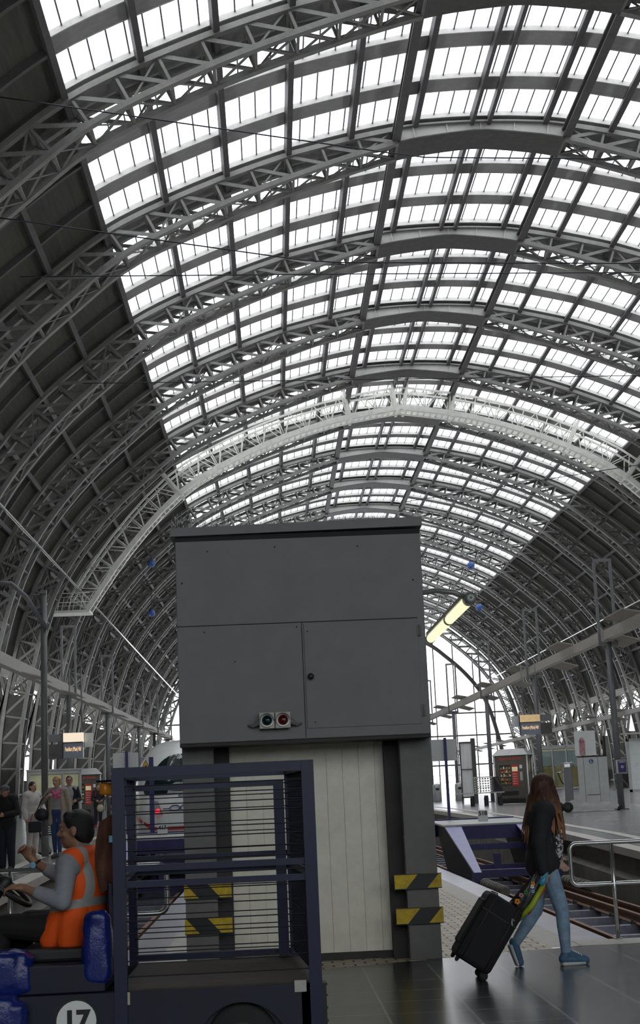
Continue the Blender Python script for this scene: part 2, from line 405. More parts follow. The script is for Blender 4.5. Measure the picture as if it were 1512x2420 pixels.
def sz(z): return float(np.interp(-ZS(z), -_c[:, 1], _s))
_ds = [0, sdx(3.14), sdx(6.7), sdx(13.6), sdx(18), sdx(21), SEND]
_dv = [0.30 * S, 0.53 * S, 0.85 * S, 1.08 * S, 1.25 * S, 1.2 * S, 0.95 * S]
def dep(s): return float(np.interp(abs(s), _ds, _dv))
ROOF = 0.25 * S
def up(s, o=0.0): return prof(s, dep(s) + o)
def rf(s, o=0.0): return prof(s, dep(s) + ROOF + o)
SH = sdx(3.14)                    # end of the solid web at the crown
SSKY = sdx(13.45)                 # edge of the skylights
SCLAD = sz(9.6)                   # foot of the roof boarding
BOX = 1.35 * S                    # the two planes of a truss stand this far apart

def at(p, y): return V((p.x, y, p.z))
def sweep(b, ss, f, y0, y1, o0, o1):
    base = len(b.v); n = len(ss)
    for s in ss:
        a = f(s, o0); c = f(s, o1)
        b.v += [(a.x, y0, a.z), (a.x, y1, a.z), (c.x, y1, c.z), (c.x, y0, c.z)]
    for i in range(n - 1):
        p = base + 4 * i; q = p + 4
        for j in range(4):
            b.face([p + j, p + (j + 1) % 4, q + (j + 1) % 4, q + j])
    b.face([base, base + 3, base + 2, base + 1]); m = base + 4 * (n - 1); b.face([m, m + 1, m + 2, m + 3])
def lin(a, c, step): 
    k = max(1, int(round(abs(c - a) / step))); return [a + (c - a) * i / k for i in range(k + 1)]

def truss_parts():
    out = []
    N = 26; nodes = lin(SH, SEND - 0.2, (SEND - SH) / N)
    lo = MB(); hi = MB(); web = MB(); bots = [MB(), MB()]; sof = MB(); lats = [[MB(), MB()], [MB(), MB()]]; outs = [MB(), MB()]
    full = lin(-SEND, SEND, 0.9)
    for yy in (0.0, BOX):
        for sg in (-1, 1):
            hs = lin(SH, SEND, 0.9); q = [sg * s for s in hs]
            sweep(lo, q, prof, yy - 0.15, yy + 0.15, -0.10, 0.12)
            sweep(hi, q, up, yy - 0.15, yy + 0.15, -0.12, 0.10)
        sweep(hi, lin(-SH, SH, 0.6), up, yy - 0.2, yy + 0.2, -0.02, 0.06)
        cs = lin(-SH, SH, 0.6)
        base = len(web.v)
        for s in cs:
            a = prof(s); c = up(s); web.v += [(a.x, yy, a.z), (c.x, yy, c.z)]
        for i in range(len(cs) - 1): web.face([base + 2 * i, base + 2 * i + 2, base + 2 * i + 3, base + 2 * i + 1])
        for i in range(-2, 3):
            s = SH * i / 2.55; web.beam(at(prof(s), yy - 0.03), at(up(s), yy - 0.03), 0.06, 0.08, (0, 1, 0))
    sweep(sof, lin(-SH, SH, 0.6), prof, -0.16, BOX + 0.16, -0.05, 0.0)
    for sg in (-1, 1):
        bot = bots[(sg + 1) // 2]
        for i, s in enumerate(nodes):
            s2 = nodes[i + 1] if i + 1 < len(nodes) else None
            for k, yy in enumerate((0.0, BOX)):
                L = lats[k][(sg + 1) // 2]
                L.beam(at(prof(sg * s), yy), at(up(sg * s), yy), 0.11, 0.11, (0, 1, 0))
                if s2:
                    L.beam(at(up(sg * s2), yy - 0.03), at(prof(sg * s), yy - 0.03), 0.16, 0.05, (0, 1, 0))
                    if i % 3 == 0 or i > 14:
                        L.beam(at(up(sg * s), yy + 0.03), at(prof(sg * s2), yy + 0.03), 0.08, 0.04, (0, 1, 0))
            bot.beam(at(prof(sg * s), 0), at(prof(sg * s), BOX), 0.11, 0.09)
            bot.beam(at(up(sg * s), 0), at(up(sg * s), BOX), 0.11, 0.09)
            bot.beam(at(prof(sg * s), 0.05), at(up(sg * s), BOX - 0.05), 0.08, 0.06)
            bot.beam(at(up(sg * s), 0.05), at(prof(sg * s), BOX - 0.05), 0.08, 0.06)
            if s2:
                bot.beam(at(prof(sg * s), 0), at(prof(sg * s2), BOX), 0.10, 0.04)
                bot.beam(at(prof(sg * s2), 0), at(prof(sg * s), BOX), 0.10, 0.04)
    cas = [MB(), MB()]             # plated lower legs
    for sg in (-1, 1):
        q = lin(sz(7.6), SEND - 0.2, 1.0); c_ = cas[(sg + 1) // 2]; base = 0
        rings = []
        for s in q:
            a = prof(sg * s); d = up(sg * s); n0 = len(c_.v)
            c_.v += [(a.x, -0.05, a.z), (d.x, -0.05, d.z), (d.x, BOX + 0.05, d.z), (a.x, BOX + 0.05, a.z)]; rings.append(n0)
        for r0, r1 in zip(rings[:-1], rings[1:]):
            for j in range(4): c_.face([r0 + j, r0 + (j + 1) % 4, r1 + (j + 1) % 4, r1 + j])
        c_.face([rings[0] + j for j in range(4)]); c_.face([rings[-1] + 3 - j for j in range(4)])
    # springing of the neighbouring halls' arches, mirrored about the shared leg
    XM = 24.3 * S
    f1 = lambda s, o=0.0: V((2 * XM - prof(s, o).x, 0, prof(s, o).z))
    f2 = lambda s, o=0.0: V((2 * XM - up(s, o).x, 0, up(s, o).z))
    nb = [s for s in nodes if sz(14.5) < s < sz(4.5)]
    for sg in (-1, 1):
        out_l = outs[(sg + 1) // 2]
        g = (lambda p, sg=sg: V((sg * p.x, 0, p.z)))
        for yy in (0.0, BOX):
            for i in range(len(nb)):
                out_l.beam(at(g(f1(nb[i])), yy), at(g(f2(nb[i])), yy), 0.10, 0.10, (0, 1, 0))
                if i + 1 < len(nb):
                    out_l.beam(at(g(f1(nb[i])), yy), at(g(f1(nb[i + 1])), yy), 0.3, 0.22, (0, 1, 0))
                    out_l.beam(at(g(f2(nb[i])), yy), at(g(f2(nb[i + 1])), yy), 0.3, 0.22, (0, 1, 0))
                    out_l.beam(at(g(f2(nb[i + 1])), yy), at(g(f1(nb[i])), yy), 0.14, 0.05, (0, 1, 0))
                    out_l.beam(at(g(f2(nb[i])), yy), at(g(f1(nb[i + 1])), yy), 0.10, 0.05, (0, 1, 0))
        # fan of struts between both springings
        for k in range(7):
            z0 = ZS(4.2); z1 = ZS(9.0 + k * 0.9)
            p = prof(sz(9.0 + k * 0.9), dep(sz(9)) )
            for yy in (0.1, BOX - 0.1):
                out_l.beam((sg * XM, yy, z0), (sg * p.x, yy, p.z), 0.09, 0.09)
                out_l.beam((sg * XM, yy, z0), (sg * (2 * XM - p.x), yy, p.z), 0.09, 0.09)
    return [('lower_chord', lo, 'steel'), ('upper_chord', hi, 'steel'), ('web_plate', web, 'webplate'), ('front_lattice', lats[0][0], 'steel'), ('front_lattice', lats[0][1], 'steel'),
            ('rear_lattice', lats[1][0], 'steel'), ('rear_lattice', lats[1][1], 'steel'), ('web_soffit', sof, 'darksteel'), ('soffit_lattice', bots[0], 'steel'), ('soffit_lattice', bots[1], 'steel'), ('leg_casing', cas[0], 'masonry'), ('leg_casing', cas[1], 'masonry'), ('springing_lattice', outs[0], 'darksteel'), ('springing_lattice', outs[1], 'darksteel')]  # web plates paler, soffits and springings darker: light and shade in the colours

ORD = ['first', 'second', 'third', 'fourth', 'fifth', 'sixth', 'seventh', 'eighth', 'ninth', 'tenth', 'eleventh', 'twelfth', 'thirteenth', 'fourteenth', 'fifteenth']
t0 = thing('roof_truss', 'first arched steel lattice roof truss, cut by the top edge of the photo', 'roof truss', (XA, YK(-1), 0), 0, 'arched trusses carrying the hall roof')
for nm, b, m in truss_parts(): b.build(nm, m, t0, world=False)
for k in range(0, 14):
    dup(t0, (XA, YK(k), 0), '%s arched steel lattice roof truss counting from the camera' % ORD[k + 1])

# roof boarding, one piece per bay
STR = [(1.81 * S, 4.08 * S), (4.93 * S, 7.18 * S), (8.04 * S, 10.17 * S)]
def ceiling_mesh(sky):
    b = MB()
    if sky:
        b.cur = 1
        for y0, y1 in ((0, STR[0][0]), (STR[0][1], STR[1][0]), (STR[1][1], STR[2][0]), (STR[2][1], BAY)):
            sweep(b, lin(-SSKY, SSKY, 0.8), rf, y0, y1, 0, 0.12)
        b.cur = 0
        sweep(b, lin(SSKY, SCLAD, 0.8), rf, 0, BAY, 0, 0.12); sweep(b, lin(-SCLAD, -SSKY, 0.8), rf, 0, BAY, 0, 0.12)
    else:
        sweep(b, lin(-SEND, SEND, 0.8), rf, 0, BAY, 0, 0.12)
    XM = 24.3 * S
    for sg in (-1, 1):            # neighbouring halls' roofs, made full and unglazed to block side light
        g = lambda s, o=0.0, sg=sg: V((sg * (2 * XM - rf(s, o).x), 0, rf(s, o).z))
        sweep(b, lin(-SCLAD, SCLAD, 0.9), g, 0, BAY, 0, 0.12)
        q = rf(SCLAD); b.box(min(sg * q.x, sg * (2 * XM - q.x)), max(sg * q.x, sg * (2 * XM - q.x)), 0, BAY, q.z - 0.05, q.z + 0.25)
    return b
ce = struct(ceiling_mesh(True).build('ceiling', ['cladding', 'band'])); ce.location = (XA, YK(-2), 0)
for k in [-3] + list(range(-1, 13)):
    c = ce.copy(); C.objects.link(c); c.location = (XA, YK(k), 0)
cf = None
for k in range(-6, -3):  # unseen bays over the camera, left without skylights to cut the light
    if cf is None: cf = struct(ceiling_mesh(False).build('ceiling', 'cladding')); c = cf
    else: c = cf.copy(); C.objects.link(c)
    c.location = (XA, YK(k), 0)
# rafters on the boarding and beside the glass
def rafter_mesh():
    b = MB()
    for yy in (4.5 * S, 7.6 * S):
        sweep(b, lin(SSKY, SCLAD, 0.8), rf, yy - 0.1, yy + 0.1, -0.26, 0); sweep(b, lin(-SCLAD, -SSKY, 0.8), rf, yy - 0.1, yy + 0.1, -0.26, 0)
    return b
ra = struct(rafter_mesh().build('trim_1', 'purlin')); ra.location = (XA, YK(-2), 0)
for k in range(-1, 13):
    c = ra.copy(); C.objects.link(c); c.location = (XA, YK(k), 0); c.name = 'trim_%d' % (k + 3)

# skylight strips
RISE = 0.17 * S
def window_parts(w):
    cu = MB(); gl = MB(); br = MB()
    ss = lin(-SSKY, SSKY, 0.66)
    for y0, y1 in ((0, 0.07), (w - 0.07, w)): sweep(cu, lin(-SSKY, SSKY, 0.8), rf, y0, y1, -0.02, RISE)
    for sg in (-1, 1):
        a = rf(sg * SSKY, -0.02); c = rf(sg * SSKY, RISE); a2 = rf(sg * (SSKY - 0.08), -0.02); c2 = rf(sg * (SSKY - 0.08), RISE)
        cu.hexa([at(a, 0), at(a, w), at(a2, w), at(a2, 0), at(c, 0), at(c, w), at(c2, w), at(c2, 0)])
    base = 0
    for s in ss:
        p = rf(s, RISE - 0.02); gl.v += [(p.x, 0.05, p.z), (p.x, w - 0.05, p.z)]
    for i in range(len(ss) - 1): gl.face([2 * i, 2 * i + 1, 2 * i + 3, 2 * i + 2])
    for s in ss:
        p = rf(s, RISE - 0.05); q = rf(s, RISE + 0.01)
        br.beam(at(p, 0.05), at(p, w - 0.05), 0.05, 0.06, (q - p))
    return (('curb', cu, 'curb'), ('pane', gl, 'skyglass'), ('glazing_bars', br, 'bar'))
protos = []
wn = 1
for y0, y1 in STR:
    r = struct_empty('window_%d' % wn, (XA, YK(-2) + y0, 0)); wn += 1
    for nm, b, m in window_parts(y1 - y0): b.build(nm, m, r, world=False)
    protos.append(r)
for k in [-3] + list(range(-1, 13)):
    for r, (y0, y1) in zip(protos, STR):
        d = dup(r, (XA, YK(k) + y0, 0)); d.name = 'window_%d' % wn; wn += 1

# purlins run the whole length of the hall
tn = 20
def purlin(s, w, h, o):
    global tn
    p = rf(s, o); q = rf(s, o + 1); b = MB()
    b.beam((XA + p.x, YK(-2), p.z), (XA + p.x, YK(13) + 1.5, p.z), w, h, q - p)
    struct(b.build('trim_%d' % tn, 'purlin')); tn += 1
for i in range(1, 12):
    s = SSKY / 6 * i
    if s > SCLAD: break
    for sg in (-1, 1): purlin(sg * s, 0.24, 0.36, -0.18)
for sg in (-1, 1): purlin(sg * 0.36, 0.16, 0.42, -0.2)
for sg, nm in ((-1, 'left'), (1, 'right')):
    p = prof(sg * sdx(3.2)); b = MB()
    b.beam((XA + p.x, YK(-2), p.z + 0.08), (XA + p.x, YK(13), p.z + 0.08), 0.36, 0.08)
    b.beam((XA + p.x, YK(-2), p.z + 0.45), (XA + p.x, YK(13), p.z + 0.45), 0.36, 0.08)
    b.beam((XA + p.x, YK(-2), p.z + 0.26), (XA + p.x, YK(13), p.z + 0.26), 0.08, 0.4)
    tag(b.build('longitudinal_beam', 'purlin'), '%s of the two heavy dark beams running lengthwise beneath the roof crown' % nm, 'roof beam', 'lengthwise roof beams')

# walls, far gable
def wall(name, x0, x1, y0, y1, z0, z1, m='darksteel'): return struct(MB().box(x0, x1, y0, y1, z0, z1).build(name, m))
XM = 24.3 * S
YE = YK(13) + 2.2
wall('wall_left', XA - XM - 0.15, XA - XM + 0.15, -16, YE, -1, 3.6, 'masonry')
wall('wall_right', XA + XM - 0.15, XA + XM + 0.15, -16, YE, -1, 3.0, 'masonry')
gb = MB(); gl = MB()
for i in range(-9, 10):
    x = i * 3.0; s = sdx(min(abs(x) / S, 22.4)); z = rf(s).z
    gb.beam((XA + x, YE, 0.8), (XA + x, YE, z), 0.16, 0.2, (0, 1, 0))
for z in (5.2, 9.6, 13.0):
    gb.beam((XA - 27, YE, z), (XA + 27, YE, z), 0.22, 0.26 if z > 12 else 0.14, (0, 1, 0))
for z in (1.7, 2.7, 3.7, 6.3, 7.4, 8.5):
    gb.beam((XA - 27, YE, z), (XA + 27, YE, z), 0.06, 0.06, (0, 1, 0))
fr = lin(-SEND, SEND, 0.8)
sweep(gb, [s for s in fr], lambda s, o: (lambda p: V((p.x + XA, 0, p.z)))(prof(s, o)), YE - 0.25, YE + 0.25, -2.3, -1.75)
sweep(gb, [s for s in fr], lambda s, o: (lambda p: V((p.x + XA, 0, p.z)))(rf(s, o)), YE - 0.1, YE + 0.1, -0.35, 0.1)
gp = [rf(s) for s in fr]; gl.poly([(XA + p.x, YE, p.z) for p in gp])
we = struct_empty('window_%d' % wn, (XA, YE, 0)); wn += 1
gb.build('mullions', 'darksteel', we); gl.build('pane', 'skyglass', we)
for k in range(-1, 13):          # masonry piers between the arches' feet
    wall('wall_right', XA + XM - 0.4, XA + XM + 0.4, YK(k) - 0.4, YK(k) + 1.6, 0, 7, 'masonry')
for sg, nm in ((-1, 'left'), (1, 'right')):
    wall('wall_' + nm, XA + sg * 3 * XM - 0.2, XA + sg * 3 * XM + 0.2, -16, YE, -1, 14, 'masonry')  # unseen outer walls, added to cut the light from the sides
# unseen concourse end behind the camera, opening sized for the light on the cabinet
wb = MB(); wb.box(XA - 30, XA + 30, -14.3, -14, 0, 4); wb.box(XA - 30, XA - 19, -14.3, -14, 4, 36); wb.box(XA + 19, XA + 30, -14.3, -14, 4, 36); wb.box(XA - 19, XA + 19, -14.3, -14, 15, 36)
struct(wb.build('wall_back', 'concrete'))
wp = struct_empty('window_%d' % wn, (XA, -14, 4)); wn += 1
b = MB(); b.poly([(XA + p.x, -14.1, max(4, p.z)) for p in gp]); b.build('pane', 'paneglass', wp)
b = MB()
for i in range(-9, 10):
    x = i * 2.8; b.box(XA + x - 0.06, XA + x + 0.06, -14.2, -14, 4, rf(sdx(min(abs(x) / S, 22.4))).z)
for z in (8.5, 13.2, 18): b.box(XA - 24, XA + 24, -14.2, -14, z - 0.06, z + 0.06)
b.build('mullions', 'darksteel', wp)

# ------------------------------------------------------------------ inspection gantry under the roof
_g = [(0, 29.3), (5, 28.45), (10.6, 26.6), (15.9, 23.8), (20, 19.6), (23.1, 15.2)]
_gc = _catmull(np.array(_g), 12); _gl = np.concatenate([[0], np.cumsum(np.linalg.norm(np.diff(_gc, axis=0), axis=1))])
_gt = np.gradient(_gc, axis=0); _gt /= np.linalg.norm(_gt, axis=1)[:, None]
def gp_(s, o=0.0):
    a = abs(s); sg = 1 if s >= 0 else -1
    x = float(np.interp(a, _gl, _gc[:, 0])); z = float(np.interp(a, _gl, _gc[:, 1]))
    nx = float(np.interp(a, _gl, -_gt[:, 1])); nz = float(np.interp(a, _gl, _gt[:, 0]))
    if a < 0.3: nx = 0; nz = 1
    return V((sg * (x + nx * o), 0, z + nz * o))
GY = 102.0; GL = float(_gl[-1])
ga = thing('inspection_gantry', 'pale arched maintenance gantry hanging below the roof across the whole hall', 'gantry', (XA, GY, 29.3))
W = lambda p, y: V((XA + p.x, y, p.z))
cbs = [MB(), MB()]; cts = [MB(), MB()]; cls = [MB(), MB()]; cw = MB()
nn = lin(-GL, GL, 1.75)
for gi, yy in enumerate((GY, GY + 1.5)):
    cb = cbs[gi]; ct = cts[gi]; cl = cls[gi]
    for a, c in zip(nn[:-1], nn[1:]):
        cb.beam(W(gp_(a), yy), W(gp_(c), yy), 0.16, 0.36, W(gp_(a, 1), yy) - W(gp_(a), yy))
        ct.beam(W(gp_(a, 1.5), yy), W(gp_(c, 1.5), yy), 0.12, 0.14)
    for i, s in enumerate(nn):
        cl.tube([W(gp_(s), yy), W(gp_(s, 1.5), yy)], 0.045, 6)
        if i + 1 < len(nn):
            m_ = (s + nn[i + 1]) / 2
            cl.tube([W(gp_(s), yy), W(gp_(m_, 1.5), yy)], 0.04, 6); cl.tube([W(gp_(m_, 1.5), yy), W(gp_(nn[i + 1]), yy)], 0.04, 6)
for a, c in zip(nn[:-1], nn[1:]):
    cw.tube([W(gp_(a, -0.15), GY + 0.2), W(gp_(c, -0.15), GY + 0.2)], 0.05, 6); cw.tube([W(gp_(a, -0.15), GY + 1.3), W(gp_(c, -0.15), GY + 1.3)], 0.05, 6)
for s in lin(-GL, GL, 0.45):
    p0 = W(gp_(s, -0.15), GY + 0.2); p1 = W(gp_(s, -0.15), GY + 1.3); cw.beam(p0, p1, 0.16, 0.04)
for s in (-GL * 0.62, -SH, 0.3, -0.3, SH, GL * 0.45, GL * 0.62):
    for yy in (GY, GY + 1.5):
        ch = MB(); ch.beam(W(gp_(s, -0.3), yy), W(gp_(s, 2.4), yy), 0.2, 0.2); ch.build('hanger', 'gantry', ga)
[x.build('lower_girder', 'gantry', ga) for x in cbs]; [x.build('upper_rail', 'gantry', ga) for x in cts]; [x.build('lattice', 'gantry', ga) for x in cls]; cw.build('stair_treads', 'gantry', ga); 
pl = MB(); pl.box(XA - 26.0, XA - 22.9, GY - 0.2, GY + 1.7, 15.0, 15.18)
for x in (-26.0, -25.2, -24.4, -23.6):
    for yy in (GY - 0.15, GY + 1.65): pl.tube([(XA + x, yy, 15.1), (XA + x + 0.25, yy, 16.4)], 0.035, 6)
for z in (15.75, 16.4):
    for yy in (GY - 0.15, GY + 1.65): pl.tube([(XA - 25.9 + (z - 15.1) * 0.19, yy, z), (XA - 22.9, yy, z)], 0.035, 6)
pl.build('end_platform', 'gantry', ga)

# tie wires slung across the hall, runway rails of the gantry
for i, (y, p0, p1) in enumerate(((40, (-7.39, 22.4), (5.17, 20.5)), (41, (-7.6, 19.0), (2.0, 17.55)), (46, (-8.5, 19.0), (2.3, 19.05)), (62, (-11.5, 20.0), (17.2, 19.9)), (76, (9.7, 17.2), (21, 18.8)))):
    b = MB(); pts = []; m_ = (p1[1] - p0[1]) / (p1[0] - p0[0])
    xa = max(XA - 18.2, p0[0] - 2.0) if i else p0[0]; xb = min(XA + 19, p1[0] + 18)
    for j in range(25):
        t = j / 24; x = xa + (xb - xa) * t
        z = p0[1] + m_ * (x - p0[0]) if x < p1[0] else p1[1] + (x - p1[0]) * max(m_, -.02) * .3
        pts.append((x, y + 2 * t, z))
    b.tube(pts, 0.022, 5)
    tag(b.build('span_wire', 'wire'), '%s thin dark span wire slung across the hall counting from the camera' % ORD[i], 'wire', 'span wires across the hall')
for nm, x, z, m_ in (('left', -13.2, 16.6, 16.6), ('right', 33.5, 17.3, 17.8)):
    b = MB(); b.tube([(x, 58, z), (x, YE - 1, m_)], 0.075, 8)
    tag(b.build('runway_rail', 'stainless'), 'shiny metal runway pipe of the gantry along the %s side of the hall' % nm, 'pipe', 'gantry runway pipes')
# ------------------------------------------------------------------ floors, tracks, platforms
def P(y): return float(np.interp(y, [13.6, 33, 47, 60, 100, 400], [0, .45, .66, .75, .93, 1.1]))
EDGE = lambda x: 13.5 + 0.35 * x
XL, XR = -18.9, 39.0
b = MB()
b.poly([(XL, -14, 0), (XR, -14, 0), (XR, 13.6, 0), (6.6, 13.6, 0), (6.6, EDGE(3.2), 0), (2.95, EDGE(2.95), 0), (-1.2, EDGE(-1.2), 0), (-4.3, EDGE(-4.3), 0), (XL, 13.0, 0)])
struct(b.build('floor', 'tile'))
b = MB(); b.poly([(-0.95, EDGE(-.95), 0), (2.65, EDGE(2.65), 0), (2.65, YE, 0), (-0.95, YE, 0)])
struct(b.build('floor', 'paver'))
b = MB(); b.box(2.65, 2.95, EDGE(2.8), YE, -0.9, 0.0); b.box(-1.2, -0.95, EDGE(-1.1), YE, -0.9, 0.0)
b.box(2.95, 6.6, EDGE(3.0) - 0.02, EDGE(3.0) + 0.45, -0.9, 0.004); b.box(-4.3, -1.2, EDGE(-2.9), EDGE(-2.9) + 0.4, -0.9, 0.004)
struct(b.build('trim_70', 'kerb'))
b = MB(); b.box(2.95, 3.4, EDGE(3.0) + 0.45, YE, -0.16, -0.03); b.box(-1.66, -1.2, EDGE(-1.6) + 0.4, YE, -0.16, -0.03)
struct(b.build('trim_71', 'steelstrip'))
def platform(x0, x1, edge, name_t, n):
    ys = [13.62 if edge > 0 else 12.4, 14, 20, 26, 33, 40, 47, 54, 60, 80, 100, 150, YE]
    f = MB(); k = MB(); w = MB(); t = MB()
    sg = 1 if x1 > x0 else -1
    def strip(bb, xa, xb, dz=0.0):
        base = len(bb.v)
        for y in ys: bb.v += [(xa, y, P(y) + dz), (xb, y, P(y) + dz)]
        for i in range(len(ys) - 1):
            q = [base + 2 * i, base + 2 * i + 1, base + 2 * i + 3, base + 2 * i + 2]; bb.face(q if sg > 0 else q[::-1])
    strip(f, x0 + sg * 0.34, x1)
    strip(k, x0, x0 + sg * 0.34, 0.004); strip(t, x0 + sg * 0.85, x0 + sg * 1.1, 0.006)
    for a, c in zip(ys[:-1], ys[1:]):   # lip, wall, ledge
        k.poly([(x0, a, P(a) + .004), (x0, c, P(c) + .004), (x0, c, P(c) - .14), (x0, a, P(a) - .14)])
        xw = x0 + sg * 0.16
        w.poly([(xw, a, P(a) - .14), (xw, c, P(c) - .14), (xw, c, P(c) - .5), (xw, a, P(a) - .5)])
        w.poly([(x0, a, P(a) - .14), (x0, c, P(c) - .14), (xw, c, P(c) - .14), (xw, a, P(a) - .14)])
        xl = x0 - sg * 0.05
        w.poly([(xw, a, P(a) - .5), (xw, c, P(c) - .5), (xl, c, P(c) - .56), (xl, a, P(a) - .56)])
        w.poly([(xl, a, P(a) - .56), (xl, c, P(c) - .56), (xl, c, -1.0), (xl, a, -1.0)])
    struct(f.build('floor', 'platform')); struct(k.build('trim_%d' % n, 'kerb')); struct(t.build('trim_%d' % (n + 1), 'kerb'))
    struct(w.build('trim_%d' % (n + 2), 'pitwall'))
platform(6.6, XR, 1, 'right', 72)
platform(-4.3, XL, -1, 'left', 76)
b = MB(); b.box(2.9, 6.65, EDGE(3) + .3, YE, -1.05, -0.95); b.box(-4.35, -1.15, EDGE(-3) + .2, YE, -1.05, -0.95)
struct(b.build('floor', 'ballast'))
def rail_mb(x, y0):
    r = MB(); zt = -0.5
    pr = [(-.07, -.16), (.07, -.16), (.07, -.145), (.012, -.125), (.012, -.045), (.036, -.035), (.036, 0), (-.036, 0), (-.036, -.035), (-.012, -.045), (-.012, -.125), (-.07, -.145)]
    return r.prism([(x + a, y0, zt + c) for a, c in pr], (0, YE - y0, 0))
for x, l in ((4.2, 'outer rusty rail nearest the luggage platform on the right track'), (4.55, 'inner rusty guide rail on the left side of the right track'),
             (5.7, 'inner rusty guide rail on the right side of the right track'), (6.05, 'outer rusty rail nearest the platform wall on the right track')):
    tag(rail_mb(x, EDGE(x) + .5 if x < 5 else 14.9).build('rail', 'rail'), l, 'rail', 'rails of the right hand track')
for x, l in ((-1.9, 'rusty rail beside the metal strip on the left track, seen through the cage'), (-2.25, 'inner rusty guide rail on the right side of the left track'),
             (-3.4, 'inner rusty guide rail on the left side of the left track'), (-3.75, 'outer rusty rail nearest the left platform wall')):
    tag(rail_mb(x, 13.2).build('rail', 'rail'), l, 'rail', 'rails of the left hand track')
def sleeper(x0, x1, y):
    s = MB(); s.hexa([(x0, y - .13, -.95), (x1, y - .13, -.95), (x1, y + .13, -.95), (x0, y + .13, -.95), (x0, y - .09, -.66), (x1, y - .09, -.66), (x1, y + .09, -.66), (x0, y + .09, -.66)])
    return s
def fast(x, y):
    f = MB()
    for dx in (-.11, .11): f.cap((x + dx, y, -.66), (x + dx, y, -.6), .03, .02, 8); f.beam((x + dx, y, -.64), (x + dx * .5, y, -.63), .06, .03)
    return f
for i in range(26):
    y = 15.9 + 1.5 * i
    o = sleeper(3.7, 6.5, y).build('sleeper', 'sleeper'); tag(o, 'grey steel sleeper lying across the dark pit of the right hand track', 'sleeper', 'sleepers of the right hand track')
    if i < 16:
        for x in (4.2, 4.55, 5.7, 6.05): fast(x, y).build('rail_clip', 'darksteel', o)
for i in range(24):
    y = 14.6 + 1.5 * i
    o = sleeper(-4.15, -1.7, y).build('sleeper', 'sleeper'); tag(o, 'grey steel sleeper lying across the dark pit of the left hand track', 'sleeper', 'sleepers of the left hand track')
    if i < 10:
        for x in (-1.9, -2.25, -3.4): fast(x, y).build('rail_clip', 'darksteel', o)

# ------------------------------------------------------------------ grey cabinet on columns
kb = thing('signal_cabinet', 'big grey metal cabinet raised on two striped columns in the middle', 'cabinet', (0.33, 14.4, 0))
b = MB(); b.box(-0.86, 1.51, 13.7, 15.3, 2.08, 4.05)
b.build('cabinet_body', 'box', kb, bevel=0.008)
b = MB(); b.hexa([(-0.90, 13.64, 4.05), (1.53, 13.64, 4.07), (1.53, 15.4, 4.07), (-0.90, 15.4, 4.05), (-0.90, 13.64, 4.13), (1.53, 13.64, 4.16), (1.53, 15.4, 4.16), (-0.90, 15.4, 4.13)])
b.build('roof_cap', 'box', kb)
b = MB()
b.box(-0.86, 1.51, 13.692, 13.70, 4.005, 4.05)
b.box(-0.86, 1.44, 13.694, 13.70, 3.180, 3.187); b.box(0.325, 0.331, 13.694, 13.7, 2.09, 3.18)
b.build('panel_joints', 'boxdark', kb)
b = MB(); b.box(0.345, 1.435, 13.689, 13.702, 2.175, 3.172)
dr = b.build('door', 'box', kb, bevel=0.003)
b = MB(); b.lathe([(0.014, 0), (0.014, 0.018), (0.026, 0.022), (0.03, 0.04), (0.022, 0.052), (0.005, 0.055)], (0.395, 13.69, 2.66), 16, (0, -1, 0)); b.build('door_knob', 'black', dr)
for z in (2.30, 3.06):
    b = MB(); b.box(1.425, 1.475, 13.684, 13.7, z - 0.05, z + 0.05); b.tube([(1.452, 13.682, z - 0.055), (1.452, 13.682, z + 0.055)], 0.008, 8); b.build('hinge', 'column', dr)
b = MB()
for x, z in ((-0.32, 2.83), (0.38, 3.09), (0.42, 2.23), (-0.55, 3.9), (0.1, 3.92), (0.9, 3.9), (1.42, 3.55), (-0.8, 3.6), (0.28, 3.14), (-.6, 3.12)):
    b.lathe([(0.007, 0), (0.007, 0.006)], (x, 13.69, z), 8, (0, -1, 0))
b.build('bolt_heads', 'boxdark', kb)
b = MB(); rr = random.Random(3)
for i in range(150):
    x = -0.88 + 2.38 * (i / 150) ** 1.4; z = 4.13
    b.tube([(x, 13.72, z), (x + rr.uniform(-.05, .05), 13.72 + rr.uniform(-.06, .08), z + rr.uniform(.05, .17) * (1.1 - 0.6 * i / 150))], 0.0022, 4)
b.build('bird_spikes', 'stainless', kb)
